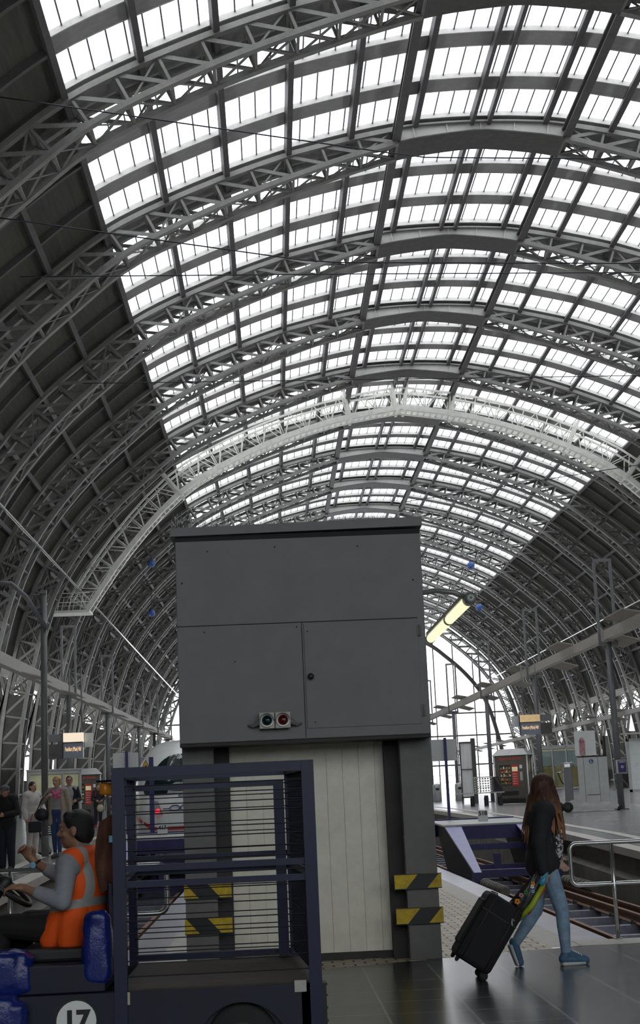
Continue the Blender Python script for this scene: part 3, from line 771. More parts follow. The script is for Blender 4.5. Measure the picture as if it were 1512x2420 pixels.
for sg, xc, xa, xb in ((-1, 'left', -0.86, -0.56), (1, 'right', 1.23, 1.53)):
    b = MB(); b.box(xa, xb, 14.02, 14.5, 0, 2.08); col = b.build('column', 'column', kb, bevel=0.006)
    b = MB()
    if sg > 0: b.box(1.09, 1.23, 14.2, 14.5, 0, 2.08)
    else: b.box(-0.56, -0.42, 14.2, 14.5, 0, 2.08)
    b.build('column_web', 'columndark', kb)  # shade of the recess put into the dark colour
    for z0, z1 in ((0.645, 0.785), (0.325, 0.475)):
        x0, x1 = (1.115, 1.56) if sg > 0 else (-0.87, -0.425)
        b = MB(); b.box(x0, x1, 13.985, 14.015, z0, z1)
        h = z1 - z0
        def sl(u0): 
            xs = [x0 + u0, x0 + u0 + 0.2, x0 + u0 + 0.2 + h * 0.9, x0 + u0 + h * 0.9]
            pts = [(xs[0], z0), (xs[1], z0), (xs[2], z1), (xs[3], z1)]
            if sg < 0: pts = [(x0 + x1 - p, q) for p, q in pts][::-1]
            return pts
        pts = sl(0.10)
        b.cur = 1
        b.prism([(p, 13.985, q) for p, q in pts], (0, -0.0025, 0))
        b.prism([(x0, 13.985, z0), (x1, 13.985, z0), (x1, 13.985, z0 + .008), (x0, 13.985, z0 + .008)], (0, -0.003, 0))
        b.prism([(x0, 13.985, z1 - .006), (x1, 13.985, z1 - .006), (x1, 13.985, z1), (x0, 13.985, z1)], (0, -0.003, 0))
        o = b.build('warning_plate', ['yellow', 'black'], col); o['label'] = 'yellow and black striped plate'
b = MB(); x = -0.42
while x < 1.09:
    w = min(0.158, 1.09 - x); b.box(x + .002, x + w - .002, 14.33, 14.36, 0.07, 2.08); x += 0.158
b.box(-0.42, 1.09, 14.345, 15.3, 0.07, 2.08)
b.build('boarded_wall', 'board', kb)
b = MB(); b.box(-0.42, 1.09, 14.32, 15.3, 0, 0.07); b.build('plinth', 'columndark', kb)
b = MB(); b.box(-0.86, 1.51, 13.72, 14.33, 2.05, 2.079); b.build('soffit', 'columndark', kb)  # shade under the overhang put into the dark colour
# twin signal lamp on the cabinet
sl_ = MB()
for x in (-0.035, 0.115): sl_.box(x - .072, x + .072, 13.60, 13.68, 2.185, 2.335)
lampo = sl_.build('signal_lamp', 'kerb', kb, bevel=0.006); lampo['label'] = 'pale double signal lamp housing'
for x, m, l in ((-0.035, 'lensgreen', 'dark green round lens'), (0.115, 'lensred', 'dark red round lens')):
    b = MB(); b.lathe([(0.046, 0), (0.046, .012), (0.03, .026), (0.004, .032)], (x, 13.595, 2.26), 24, (0, -1, 0))
    M.setdefault('lensgreen', mat('dark_green_lens', (0.004, 0.02, 0.022), 0.06)); M.setdefault('lensred', mat('dark_red_lens', (0.09, 0.006, 0.006), 0.06))
    o = b.build('lens', m, lampo); o['label'] = l
    b = MB(); b.tube([(x + .056 * math.cos(t * PI / 12), 13.59, 2.26 + .056 * math.sin(t * PI / 12)) for t in range(24)], 0.009, 8, closed=True)
    b.build('lens_ring', 'white', lampo)
    b = MB(); nv = 14
    for t in range(nv):
        a0 = PI * t / nv; a1 = PI * (t + 1) / nv; c_ = lambda a, r, y: (x + r * math.cos(a), y, 2.26 + r * math.sin(a))
        b.hexa([c_(a0, .060, 13.60), c_(a1, .060, 13.60), c_(a1, .060, 13.545), c_(a0, .060, 13.545), c_(a0, .066, 13.60), c_(a1, .066, 13.60), c_(a1, .066, 13.545), c_(a0, .066, 13.545)])
    b.build('visor', 'column', lampo)
b = MB()
for sx, x0 in ((-1, -0.107), (1, 0.187)):
    b.cap((x0, 13.64, 2.25), (x0 + sx * .06, 13.655, 2.215), .03, .016); b.cap((x0 + sx * .06, 13.655, 2.215), (x0 + sx * .10, 13.69, 2.225), .014, .012)
b.build('bracket', 'column', lampo)

# fluorescent lamp on an arm behind the cabinet
tl = thing('tube_lamp', 'cylindrical fluorescent lamp shining pale yellow beside the right top of the cabinet', 'lamp', (2.13, 15, 3.5))
b = MB(); b.tube([(1.35, 15.25, 3.3), (1.4, 15.2, 3.5), (1.62, 15.1, 3.61), (1.80, 15.05, 3.625), (1.98, 15.0, 3.59), (2.10, 15.02, 3.54)], 0.03, 10); b.build('arm', 'lampgrey', tl)
b = MB(); b.lathe([(0.03, -.05), (.062, -.045), (.066, 0), (.066, .14), (.06, .15)], (2.14, 14.95, 3.515), 24, (0, 1, 0)); b.build('end_cap', 'lampgrey', tl)
b = MB(); b.lathe([(.004, 0), (.01, .004)], (2.14, 14.892, 3.515), 12, (0, -1, 0)); b.build('cap_screw', 'black', tl)
for y0, y1 in ((15.1, 16.75), (16.85, 18.8)):
    b = MB(); b.tube([(2.14, y0, 3.51), (2.14, y1, 3.51)], 0.056, 20); b.build('tube', 'tube', tl)
b = MB(); b.lathe([(.06, -.03), (.066, -.03), (.066, .03), (.06, .03)], (2.14, 16.8, 3.512), 24, (0, 1, 0)); b.build('joint_ring', 'lampgrey', tl)
b = MB(); b.box(2.09, 2.19, 15.05, 18.9, 3.555, 3.60); b.build('gear_tray', 'lampgrey', tl)
b = MB(); b.lathe([(.06, 0), (.066, .0), (.066, .12), (.03, .13)], (2.14, 18.8, 3.512), 24, (0, 1, 0)); b.build('end_cap', 'lampgrey', tl)

# ------------------------------------------------------------------ buffer stops
def buffer(cx, num, side, label, lab_sign, sx, fx):
    r = thing('buffer_stop', label, 'buffer stop', (cx, 33, -0.5))
    for sg in (-1, 1):
        x = cx + sg * 0.86
        b = MB()
        poly = [(x - .03, 31.4, -.5), (x - .03, 36.6, -.5), (x - .03, 38.6, .55), (x - .03, 38.6, .72), (x - .03, 35.5, .70), (x - .03, 31.5, -.22)]
        b.prism(poly, (.06, 0, 0)); f = b.build('side_frame', 'bufdark', r)
        b = MB(); b.hexa([(x - .18, 31.42, -.2), (x + .18, 31.42, -.2), (x + .18, 31.5, -.24), (x - .18, 31.5, -.24), (x - .2, 35.42, .70), (x + .2, 35.42, .70), (x + .2, 35.5, .68), (x - .2, 35.5, .68)])
        b.v = [((p[0]) if p[2] > 0 else (x + (p[0] - x) * .45), p[1], p[2]) for p in b.v]
        b.build('sloping_plate', 'bufpale', r)
        b = MB(); b.box(x - .09, x + .09, 31.36, 31.75, -.5, -.2); b.box(x - .12, x + .12, 31.3, 36.6, -.5, -.42); b.build('foot', 'bufblue', r)
        b = MB(); b.lathe([(.05, 0), (.05, .35), (.22, .37), (.22, .42), (.1, .45)], (cx + sg * .9, 38.5, .56), 20, (0, 1, 0)); b.build('buffer_head', 'bufblue', r)
        b = MB(); b.tube([(x + .1, 28.4, -.42), (x + .1, 31.4, -.42)], .09, 10)
        for i in range(9): b.lathe([(.1, -.03), (.115, 0), (.1, .03)], (x + .1, 28.6 + i * .3, -.42), 10, (0, 1, 0))
        b.build('friction_sleeve', 'pitwall', r)
    b = MB(); b.hexa([(cx - 1.1, 35.3, .68), (cx + 1.1, 35.3, .68), (cx + 1.1, 38.55, .73), (cx - 1.1, 38.55, .73), (cx - 1.1, 35.3, .72), (cx + 1.1, 35.3, .72), (cx + 1.1, 38.55, .77), (cx - 1.1, 38.55, .77)]); b.build('top_plate', 'bufgrey', r)
    b = MB(); b.box(cx - .8, cx + .8, 35.3, 35.5, .36, .68); b.build('cross_beam', 'bufblue', r)
    b = MB(); b.box(cx - 1.12, cx + 1.12, 38.4, 38.62, .4, .8); b.build('buffer_beam', 'bufblue', r)
    b = MB(); b.box(cx - .8, cx + .8, 34.9, 35.1, .12, .26); b.build('middle_beam', 'bufblue', r)
    b = MB(); b.box(cx - .8, cx + .8, 32.2, 32.4, -.36, -.2); b.build('lower_beam', 'bufblue', r)
    b = MB(); b.box(cx - .8, cx + .8, 34.4, 34.55, -.4, -.2); b.box(cx - .06, cx + .1, 34.35, 34.5, -.3, .05); b.build('rear_beam', 'bufblue', r)
    b = MB(); b.box(sx - .12, sx + .12, 35.48, 35.5, .76, 1.03); s = b.build('number_sign', 'white', r)
    text(num, 0.135, (sx, 35.475, .955), (1, 0, 0), (0, 0, 1), M['black'], 'numerals', s, 0.002, fit=0.20, bold=.004)
    b = MB(); b.box(fx - .035, fx + .035, 38.1, 38.17, .78, 2.9); b.build('sign_post', 'bufblue', r)
    b = MB(); b.box(fx - .36, fx + .30, 38.18, 38.2, 2.3, 2.86)
    o = b.build('sign_board', 'offwhite', r); o['label'] = lab_sign
buffer(5.15, '518', 1, 'violet blue buffer stop with number sign 518 at the end of the right track', 'blank grey board fixed to a blue post', 5.05, 4.55)
buffer(-2.65, '417', -1, 'violet blue buffer stop with number sign 417 behind the cage of the cart', 'blank grey board fixed to a blue post', -2.69, -3.78)
ws = thing('warning_sign', 'small yellow triangular warning sign behind the left buffer stop board', 'sign', (-3.33, 39, -.9))
b = MB(); b.box(-3.28, -3.16, 39.0, 39.05, -.95, 2.75); b.build('post', 'bufblue', ws)
b = MB(); b.prism([(-3.55, 38.98, 2.33), (-3.17, 38.98, 2.33), (-3.36, 38.98, 2.68)], (0, .015, 0)); b.cur = 1
b.prism([(-3.52, 38.975, 2.345), (-3.20, 38.975, 2.345), (-3.36, 38.975, 2.65)], (0, .004, 0)); b.cur = 0
b.prism([(-3.38, 38.972, 2.53), (-3.33, 38.972, 2.53), (-3.35, 38.972, 2.46), (-3.32, 38.972, 2.46), (-3.38, 38.972, 2.37), (-3.365, 38.972, 2.44), (-3.40, 38.972, 2.44)], (0, .002, 0))
b.build('plate', ['black', 'warnyellow'], ws)

# ------------------------------------------------------------------ white train
tr = thing('train', 'white high speed train with dark windscreen and red stripe standing behind the left buffer stop', 'train', (-2.62, 40.5, -.5))
TX = -2.62
secs = []   # nose sections: y, half width, bottom z, top z
for y, hw, zb, zt in ((40.35, .55, .05, .95), (40.5, .80, -.02, 1.5), (40.75, 1.0, -.1, 1.95), (41.2, 1.16, -.2, 2.45), (41.9, 1.30, -.22, 2.9), (42.8, 1.40, -.22, 3.22), (44.0, 1.45, -.22, 3.38), (46, 1.47, -.22, 3.42), (120, 1.47, -.22, 3.42)):
    secs.append((y, hw, zb, zt))
NS = 40
def ring(y, hw, zb, zt, grow=0.0):
    c = (zb + zt) / 2; h = (zt - zb) / 2; out = []
    for j in range(NS):
        t = 2 * PI * j / NS; cx_, sz_ = math.cos(t), math.sin(t); e = 0.62 if sz_ < 0 else 0.8
        out.append((TX + math.copysign(abs(cx_) ** 0.62, cx_) * (hw + grow), y, c + math.copysign(abs(sz_) ** e, sz_) * (h + grow)))
    return out
b = MB()
for s in secs: b.v += ring(*s)
for i in range(len(secs) - 1):
    for j in range(NS): b.face([i * NS + j, (i + 1) * NS + j, (i + 1) * NS + (j + 1) % NS, i * NS + (j + 1) % NS], True)
b.face(list(range(NS)))
b.build('body', 'trainwhite', tr)
def nose_y(x, z):  # front surface depth at (x, z)
    for i in range(len(secs) - 1):
        for t in range(20):
            f = t / 20; a, c = secs[i], secs[i + 1]; q = [a[k] + (c[k] - a[k]) * f for k in range(4)]
            cz = (q[2] + q[3]) / 2; h = (q[3] - q[2]) / 2; e = 0.62 if z < cz else 0.8
            if (abs(x - TX) / q[1]) ** (1 / .62 * 1.0) ** 1 * 1.0 <= 1 and (abs(x - TX) / q[1]) ** (2 / .62) + (abs(z - cz) / h) ** (2 / e) <= 1: return q[0]
    return 46
def patch(name, m, fn, nu, nv, off=0.02):
    b = MB()
    for i in range(nu + 1):
        for j in range(nv + 1):
            x, z = fn(i / nu, j / nv); b.v.append((x, nose_y(x, z) - off, z))
    for i in range(nu):
        for j in range(nv): b.face([i * (nv + 1) + j, (i + 1) * (nv + 1) + j, (i + 1) * (nv + 1) + j + 1, i * (nv + 1) + j + 1], True)
    return b.build(name, m, tr)
def wsf(u, v):
    w = 1.02 - 0.28 * abs(v - .25) - .3 * max(0, v - .6)
    return TX + (u * 2 - 1) * w, 1.78 + v * 1.12 - 0.42 * abs(u * 2 - 1) ** 2.5 * v
patch('windscreen', 'trainglass', wsf, 30, 14, .04)
patch('red_stripe', 'trainred', lambda u, v: (TX + (u * 2 - 1) * 1.25, .80 + v * .1 + 0.5 * max(0, abs(u * 2 - 1) - .55) ** 1.0 * 1.4), 24, 2, .03)
patch('lower_skirt', 'traingrey', lambda u, v: (TX + (u * 2 - 1) * .9, .10 + v * .5), 16, 3, .03)
for sg in (-1, 1):
    o = patch('tail_lamp_panel', 'traingrey', lambda u, v: (TX + sg * (.42 + u * .2 + v * .14), 1.22 + v * .38), 4, 6, .05)
    x, z = TX + sg * .55, 1.30; y = nose_y(x, z)
    b = MB(); b.lathe([(.085, 0), (.085, .05), (.06, .07), (.01, .08)], (x, y + .02, z), 20, (0, -1, 0)); b.build('tail_lamp', 'taillight', tr)
b = MB(); y = nose_y(TX, 1.72); b.lathe([(.13, 0), (.13, .02), (.01, .025)], (TX + .12, y, 1.68), 24, (0, -1, 0)); b.build('coupling_cover', 'traingrey', tr)
b = MB()
for k, dx in enumerate((-.36, -.08)):
    pts = [(TX + dx + .1, 1.38), (TX + dx + .2, 1.46), (TX + dx + .34, 1.46), (TX + dx + .44, 1.38), (TX + dx + .34, 1.33), (TX + dx + .2, 1.33)]
    b.tube([(x, nose_y(x, z) - .02, z) for x, z in pts], .014, 6, closed=True)
b.tube([(x, nose_y(x, 1.38) - .02, 1.38) for x in (TX - .42, TX - .34, TX - .26)], .012, 6)
b.build('nose_marking', 'logo', tr)

# ------------------------------------------------------------------ masts, light troughs, lamps
def mast(x, y, top, split, label, grp):
    z0 = P(y); r = thing('catenary_mast', label, 'mast', (x, y, z0), 0, grp)
    b = MB(); b.tube([(x, y, z0), (x, y, split - .72)], .11, 12); b.build('pole', 'midsteel', r)
    b = MB()
    for sg in (-1, 1): b.box(x + sg * .28 - .045, x + sg * .28 + .045, y - .045, y + .045, split - .85, top)
    b.box(x - .325, x + .325, y - .05, y + .05, top - .1, top); b.box(x - .33, x + .33, y - .06, y + .06, split - .85, split - .72)
    b.build('hairpin_frame', 'midsteel', r)
    b = MB(); b.box(x - .2, x + .2, y - .2, y + .2, z0 - .02, z0 + .03); b.build('base_plate', 'darksteel', r)
    return r
for i, (y, zt) in enumerate(((48.3, 9.08), (62.4, 9.18), (76.7, 9.3), (91, 9.4), (105.5, 9.5))):
    mast(11.5, y, zt, 6.95 + (y - 48) * .004, '%s of the tall hairpin shaped masts along the right platform, counting from the camera' % ORD[i], 'masts on the right platform')
for i, (y, zt) in enumerate(((60.9, 9.06), (75.2, 9.2), (92.9, 9.38), (105, 9.52), (119, 9.7))):
    mast(-8.4, y, zt, 6.85 + (y - 60) * .008, '%s of the tall hairpin shaped masts along the left platform, counting from the camera' % ORD[i], 'masts on the left platform')
def trough(x, y0, z0, y1, z1, h, label, rev):
    r = thing('light_trough', label, 'light trough', (x, y0, z0))
    b = MB(); b.hexa([(x - .13, y0, z0), (x + .13, y0, z0), (x + .13, y1, z1), (x - .13, y1, z1), (x - .2, y0, z0 + h), (x + .2, y0, z0 + h), (x + .2, y1, z1 + h), (x - .2, y1, z1 + h)])
    b.build('beam', 'kerb', r)
    n = int((y1 - y0) / 9)
    for i in range(n):
        t = (i + .5) / n; y = y0 + (y1 - y0) * t; z = z0 + (z1 - z0) * t
        bb = MB(); bb.prism([(x - .75, y, z + h + .12), (x - .15, y, z + h), (x - .15, y + 2.6, z + h), (x - .75, y + 2.6, z + h + .12)], (0, 0, .04)); bb.build('reflector', 'concrete', r); bb = MB()
        bb.prism([(x + .1, y + 4, z + .04), (x + .8, y + 4, z - .16), (x + .8, y + 6.4, z - .16), (x + .1, y + 6.4, z + .04)], (0, 0, .04)); bb.build('reflector', 'concrete', r)
trough(-8.4, 40, 5.95, 122, 6.6, .34, 'long pale light trough carried by the masts of the left platform', -1)
trough(11.5, 38, 6.25, 118, 6.6, .30, 'long pale light trough carried by the masts of the right platform', 1)
trough(25, 60, 6.2, 205, 6.15, .3, 'more distant pale light trough at the far right behind the vending machine', 1)
lp = thing('lamp_post', 'grey round lamp post on the left platform with a slanting arm at the top', 'lamp post', (-5.2, 33.6, P(33.6)))
b = MB(); b.tube([(-5.2, 33.6, P(33.6)), (-5.2, 33.6, 6.5)], .075, 14); b.build('pole', 'midsteel', lp)
b = MB(); b.lathe([(.085, 0), (.085, .45), (.078, .46)], (-5.2, 33.6, P(33.6)), 14); b.build('base_sleeve', 'midsteel', lp)
b = MB(); b.tube([(-5.12, 33.55, 5.62), (-5.52, 33.5, 6.28), (-5.6, 33.5, 6.4), (-5.92, 33.4, 6.70), (-6.4, 33.3, 6.72)], .055, 10); b.build('arm', 'midsteel', lp)
b = MB(); b.tube([(-5.2, 33.6, 6.46), (-5.55, 33.5, 6.42)], .015, 6); b.box(-5.27, -5.13, 33.52, 33.68, 6.46, 6.54); b.build('tie', 'midsteel', lp)
lm = MB(); lm.lathe([(.08, -.04), (.12, -.04), (.1, .06), (.03, .08)], (-6.35, 33.3, 6.66), 14); lm.build('lamp_head', 'lampgrey', lp)
for (x, z, l) in ((-9.55, 21.3, 'upper of the two blue lamps hanging at left beside the gantry'), (-9.62, 17.1, 'lower of the two blue lamps hanging at left beside the gantry'),
                  (17.4, 20.1, 'upper of the two blue lamps hanging at right of the cabinet'), (17.9, 16.5, 'lower of the two blue lamps hanging at right beside the lit tube')):
    yl = 120 if z > 20 else 129; kk_ = yl / 120; x *= kk_; z = 1.55 + (z - 1.55) * kk_
    r = thing('hanging_lamp', l, 'lamp', (x, yl, z), 0, 'blue hanging lamps')
    b = MB(); b.lathe([(.06, .38), (.12, .3), (.28, .2), (.34, 0), (.28, -.2), (.12, -.3), (.01, -.32)], (x, yl, z), 20); b.build('shade', 'globe', r)
    b = MB(); b.tube([(x, yl, z + .35), (x, yl, ZS(21.5) if abs(x - XA) < 15 else ZS(17.5))], .02, 5); b.build('cable', 'wire', r)
    b = MB(); b.lathe([(.1, 0), (.1, .12), (.03, .16)], (x, yl, z + .36), 10); b.build('canopy', 'darksteel', r)

# railings at the track ends
def railing(xa, xb, y, zt, zb, posts, label):
    sl = .0
    r = thing('railing', label, 'railing', ((xa + xb) / 2, y, 0))
    b = MB(); c = .07; pts = []
    s = 1 if xb > xa else -1
    def arc(cx, cz, a0, a1):
        return [(cx + math.cos(a0 + (a1 - a0) * t / 5) * c * 1.0, y, cz + math.sin(a0 + (a1 - a0) * t / 5) * c) for t in range(6)]
    x0, x1 = xa, xb
    pts += [(x1, y, zt)]
    if s > 0: pts += arc(x0 + c, zt - c, PI / 2, PI) + arc(x0 + c, zb + c, PI, 1.5 * PI)
    else: pts += arc(x0 - c, zt - c, PI / 2, 0) + arc(x0 - c, zb + c, 0, -PI / 2)
    pts += [(x1, y, zb)]
    b.tube(pts, .022, 12); b.build('loop_rail', 'stainless', r)
    for x in posts:
        b = MB(); b.tube([(x, y, 0), (x, y, zt)], .022, 12); b.lathe([(.05, 0), (.05, .012)], (x, y, 0), 14); b.build('post', 'stainless', r)
railing(3.0, 6.3, 15.0, .955, .545, (3.43, 4.9, 6.2), 'shiny tubular steel railing at the end of the right track')
railing(-.94, -4.2, 12.75, 1.03, .625, (-2.27, -3.7), 'shiny tubular steel railing at the end of the left track behind the driver')
# ------------------------------------------------------------------ things on the platforms
def vending(cx, y, rz, label, seed):
    z = P(y); r = thing('vending_machine', label, 'vending machine', (cx, y, z), rz)
    L = lambda b, n, m, par=None, bevel=0: b.build(n, m, r if par is None else par, world=False, bevel=bevel)
    b = MB(); b.box(-.75, .75, -.45, .45, 0.02, 2.22); L(b, 'housing', 'kiosk', bevel=.03)
    for sx in (-1, 1):
        b = MB(); b.cap((sx * .78, -.46, 0), (sx * .78, -.46, 2.2), .05, .05, 10); b.tube([(sx * .78, .46, 0), (sx * .78, .46, 2.25)], .05, 10); L(b, 'corner_post', 'stainless')
    b = MB(); b.hexa([(-.86, -.58, 2.22), (.86, -.58, 2.22), (.86, .58, 2.22), (-.86, .58, 2.22), (-.6, -.3, 2.52), (.6, -.3, 2.52), (.6, .3, 2.52), (-.6, .3, 2.52)]); L(b, 'roof', 'dullsteel')
    b = MB(); b.box(-.62, .62, -.475, -.44, .28, 1.9); dr = L(b, 'front_door', 'kiosk', bevel=.01)
    b = MB(); b.box(-.54, .0, -.47, -.482, .85, 1.78); w = L(b, 'display_window', 'interior', dr)
    rr = random.Random(seed)
    for sh in range(5):
        b = MB(); zz = .92 + sh * .17; b.box(-.52, -.02, -.492, -.483, zz - .012, zz); L(b, 'shelf', 'dullsteel', dr)
        for k in range(7):
            b = MB(); x = -.5 + k * .07; h = rr.uniform(.07, .12); b.box(x, x + .05, -.491, -.483, zz, zz + h)
            L(b, 'snack', rr.choice(['redpanel', 'yellow', 'ochre', 'green2', 'white', 'orange']), dr)
    b = MB(); b.box(.04, .34, -.488, -.47, .82, 1.78); L(b, 'advert_panel', 'redpanel', dr)
    b = MB(); b.box(.06, .32, -.492, -.487, 1.48, 1.68); L(b, 'advert_picture', 'poster', dr)
    for k in range(5):
        b = MB(); b.box(.08, .18, -.492, -.487, .9 + k * .11, .94 + k * .11); b.box(.18, .29, -.492, -.487, .905 + k * .11, .93 + k * .11); L(b, 'advert_mark', 'kerb', dr)
    b = MB(); b.box(.42, .54, -.49, -.47, 1.6, 1.76); L(b, 'notice', 'white', dr)
    b = MB(); b.box(.42, .54, -.49, -.47, 1.05, 1.45); L(b, 'coin_unit', 'dullsteel', dr)
    b = MB(); b.box(-.5, .3, -.488, -.47, .38, .58); L(b, 'delivery_flap', 'interior', dr)
    b = MB(); b.box(-.6, .6, -.45, -.44, .03, .24); L(b, 'plinth', 'black')
    b = MB(); b.box(-.62, .62, -.47, -.44, 1.98, 2.17); L(b, 'header', 'kiosk')
    nm = text('Snacks & Drinks', .17, (0, -.475, 2.075), (1, 0, 0), (0, 0, 1), M['redsign'], 'header_letters', None, .004, fit=1.08); nm.parent = r
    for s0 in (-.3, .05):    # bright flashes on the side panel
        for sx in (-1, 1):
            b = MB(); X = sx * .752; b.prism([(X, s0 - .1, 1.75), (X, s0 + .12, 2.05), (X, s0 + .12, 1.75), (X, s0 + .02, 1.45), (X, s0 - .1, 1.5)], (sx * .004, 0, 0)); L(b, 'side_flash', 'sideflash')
    return r
M['pinkfig'] = mat('faded_pink_print', (0.5, 0.25, 0.27), 0.6, var=0.3, scale=12)
M['stickerblue'] = mat('blue_sticker', (0.04, 0.08, 0.25), 0.5)
M['infoblue'] = mat('info_dark_blue', (0.02, 0.025, 0.12), 0.4)
M['green2'] = mat('green_wrapper', (0.05, 0.2, 0.04), 0.4)
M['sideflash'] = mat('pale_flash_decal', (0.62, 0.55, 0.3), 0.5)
vending(11.25, 68, -0.42, 'vending machine kiosk with red letters on the right platform', 1)
vending(-9.15, 71, 0.25, 'vending machine kiosk with red letters on the left platform', 2)

def vitrine(cx, y, rz, n, z0, z1, mats, label, louvre=False, w=.62):
    z = P(y); r = thing('poster_showcase', label, 'showcase', (cx, y, z), rz)
    W_ = n * w
    b = MB()
    for i in range(n + 1): b.box(-W_ / 2 + i * w - .035, -W_ / 2 + i * w + .035, -.09, .09, 0 if i in (0, n) else z0, z1)
    b.box(-W_ / 2, W_ / 2, -.09, .09, z1 - .12, z1); b.box(-W_ / 2, W_ / 2, -.09, .09, z0, z0 + .08); b.box(-W_ / 2 - .05, W_ / 2 + .05, -.12, .12, z1, z1 + .04)
    b.build('frame', 'dullsteel', r, world=False)
    b = MB(); b.box(-W_ / 2, W_ / 2, .03, .06, z0, z1); b.build('back_panel', 'dullsteel', r, world=False)
    for i in range(n):
        x0 = -W_ / 2 + i * w + .05; x1 = x0 + w - .1; zm = z0 + (z1 - z0) * .55
        b = MB(); b.box(x0, x1, .0, .02, z0 + .1, zm if 'ochre' in mats else z1 - .14); b.build('poster', mats[i % len(mats)], r, world=False)
        if 'ochre' not in mats: continue
        b = MB(); b.box(x0, x1, .0, .02, zm, z1 - .14); b.build('poster_top', 'posterpale', r, world=False)
        b = MB(); b.box(x0, x1, -.01, .0, z1 - .22, z1 - .15); b.build('lamp_strip', 'poster', r, world=False)
        b = MB(); rr = random.Random(i + 5)
        for k in range(9): b.ell((x0 + .04 + (x1 - x0 - .08) * k / 8, -.004, zm + .12 * math.sin(k * 1.3 + i * 2) * rr.uniform(.4, 1)), (.05, .004, .03), 8, 6)
        b.build('poster_marks', 'white', r, world=False)
    b = MB(); b.box(-W_ / 2 + .02, W_ / 2 - .02, -.075, -.07, z0 + .08, z1 - .12); b.build('glass_door', 'paneglass', r, world=False)
    if louvre:
        for i in range(n):
            b = MB(); x0 = -W_ / 2 + i * w + .05
            for k in range(9): b.beam((x0, -.05, .08 + k * (z0 - .12) / 9), (x0 + w - .1, -.05, .08 + k * (z0 - .12) / 9), .02, (z0 - .1) / 18, (0, .35, 1))
            b.build('louvre', 'kerb', r, world=False)
        b = MB(); b.box(-W_ / 2, W_ / 2, .0, .03, 0.02, z0); b.build('lower_panel', 'interior', r, world=False)
    return r
vitrine(14.05, 71, -0.35, 3, .55, 2.62, ['ochre', 'ochre', 'ochre'], 'three bay glazed poster showcase with ochre posters behind the long haired person', w=.68)
vitrine(-7.0, 47.2, 0.42, 3, .72, 2.05, ['poster', 'poster', 'poster'], 'lit glazed showcase with slatted base on the left platform behind the blonde person', True, w=.56)

# wheelchair lift
lf = thing('wheelchair_lift', 'upright grey steel wheelchair lift with fat black wheels on the right platform', 'lift', (10.22, 47.5, P(47.5)), -0.12)
def Lf(b, n, m, par=None, bevel=0): return b.build(n, m, par or lf, world=False, bevel=bevel)
b = MB(); b.box(-.05, .42, -.04, .04, .3, 1.78); b.box(.42, .72, -.04, .03, .3, 1.78); b.box(-.25, -.05, -.04, .03, .3, 1.78); Lf(b, 'ramp_panels', 'dullsteel', bevel=.006)
b = MB(); b.box(-.052, -.046, -.045, -.04, .3, 1.78); b.box(.418, .424, -.045, -.04, .3, 1.78); b.box(-.25, .72, -.045, -.04, 1.74, 1.78); b.box(0, .42, -.045, -.04, .52, .54); Lf(b, 'panel_gaps', 'interior')
b = MB(); b.box(-.28, .40, .05, .1, 1.8, 2.6); Lf(b, 'notice_panel', 'posterpale')
b = MB(); b.box(-.14, .05, .04, .05, 1.82, 2.3); b.cap((-.05, .045, 2.3), (-.05, .045, 2.34), .07, .06, 10); o = Lf(b, 'notice_figure', 'pinkfig')
b = MB(); b.box(-.72, -.45, -.1, .16, .35, 1.45); Lf(b, 'mast_column', 'midsteel', bevel=.02)
b = MB(); b.box(-.66, -.5, -.08, .1, 1.45, 1.6); b.tube([(-.72, -.12, 1.56), (-.4, -.12, 1.6), (-.36, -.12, 1.45)], .018, 8); b.tube([(-.95, -.12, 1.28), (-.72, -.1, 1.3)], .018, 8); Lf(b, 'control_handle', 'stainless')
b = MB(); b.tube([(-.9, -.1, 1.27), (-.82, -.1, 1.0), (-.74, -.1, .9)], .02, 8); Lf(b, 'hose', 'rubber')
b = MB(); b.box(-.75, .95, -.3, .3, .12, .2); b.beam((-.2, -.3, .1), (.9, -.3, .1), .08, .08); Lf(b, 'base_frame', 'dullsteel')
b = MB(); b.prism([(-.62, -.31, .12), (-.3, -.31, .12), (-.42, -.31, .42), (-.62, -.31, .36)], (0, .06, 0)); Lf(b, 'wheel_guard', 'dullsteel')
for x, yy in ((-.95, -.2), (-.68, -.3), (-.95, .25), (.95, -.2)):
    rd = .17 if x < 0 else .09
    b = MB(); b.lathe([(rd * .5, -.07), (rd * .95, -.06), (rd, -.03), (rd, .03), (rd * .95, .06), (rd * .5, .07)], (x, yy, rd), 20, (0, 1, 0)); w = Lf(b, 'wheel', 'rubber')
    b = MB(); b.lathe([(rd * .45, -.075), (rd * .45, .075)], (x, yy, rd), 14, (0, 1, 0)); Lf(b, 'hub', 'columndark', w)
b = MB(); b.tube([(.78, 0, .95), (.86, 0, 1.0), (.9, 0, .9), (.92, 0, .62)], .018, 8); b.box(.72, .92, -.05, .05, .2, .62); Lf(b, 'side_rail', 'dullsteel')
b = MB(); b.lathe([(.075, 0), (.075, .004)], (.2, -.043, 1.6), 20, (0, -1, 0)); o = Lf(b, 'round_sticker', 'stickerblue')
b = MB(); b.ell((.19, -.05, 1.635), (.014, .003, .014), 8, 6); b.tube([(.19, -.05, 1.615), (.19, -.05, 1.59), (.22, -.05, 1.585), (.235, -.05, 1.56)], .007, 6)
b.tube([(.195 + .028 * math.cos(a), -.05, 1.58 + .028 * math.sin(a)) for a in [PI * .7 + PI * 1.2 * t / 8 for t in range(9)]], .005, 6); Lf(b, 'wheelchair_mark', 'white', o)

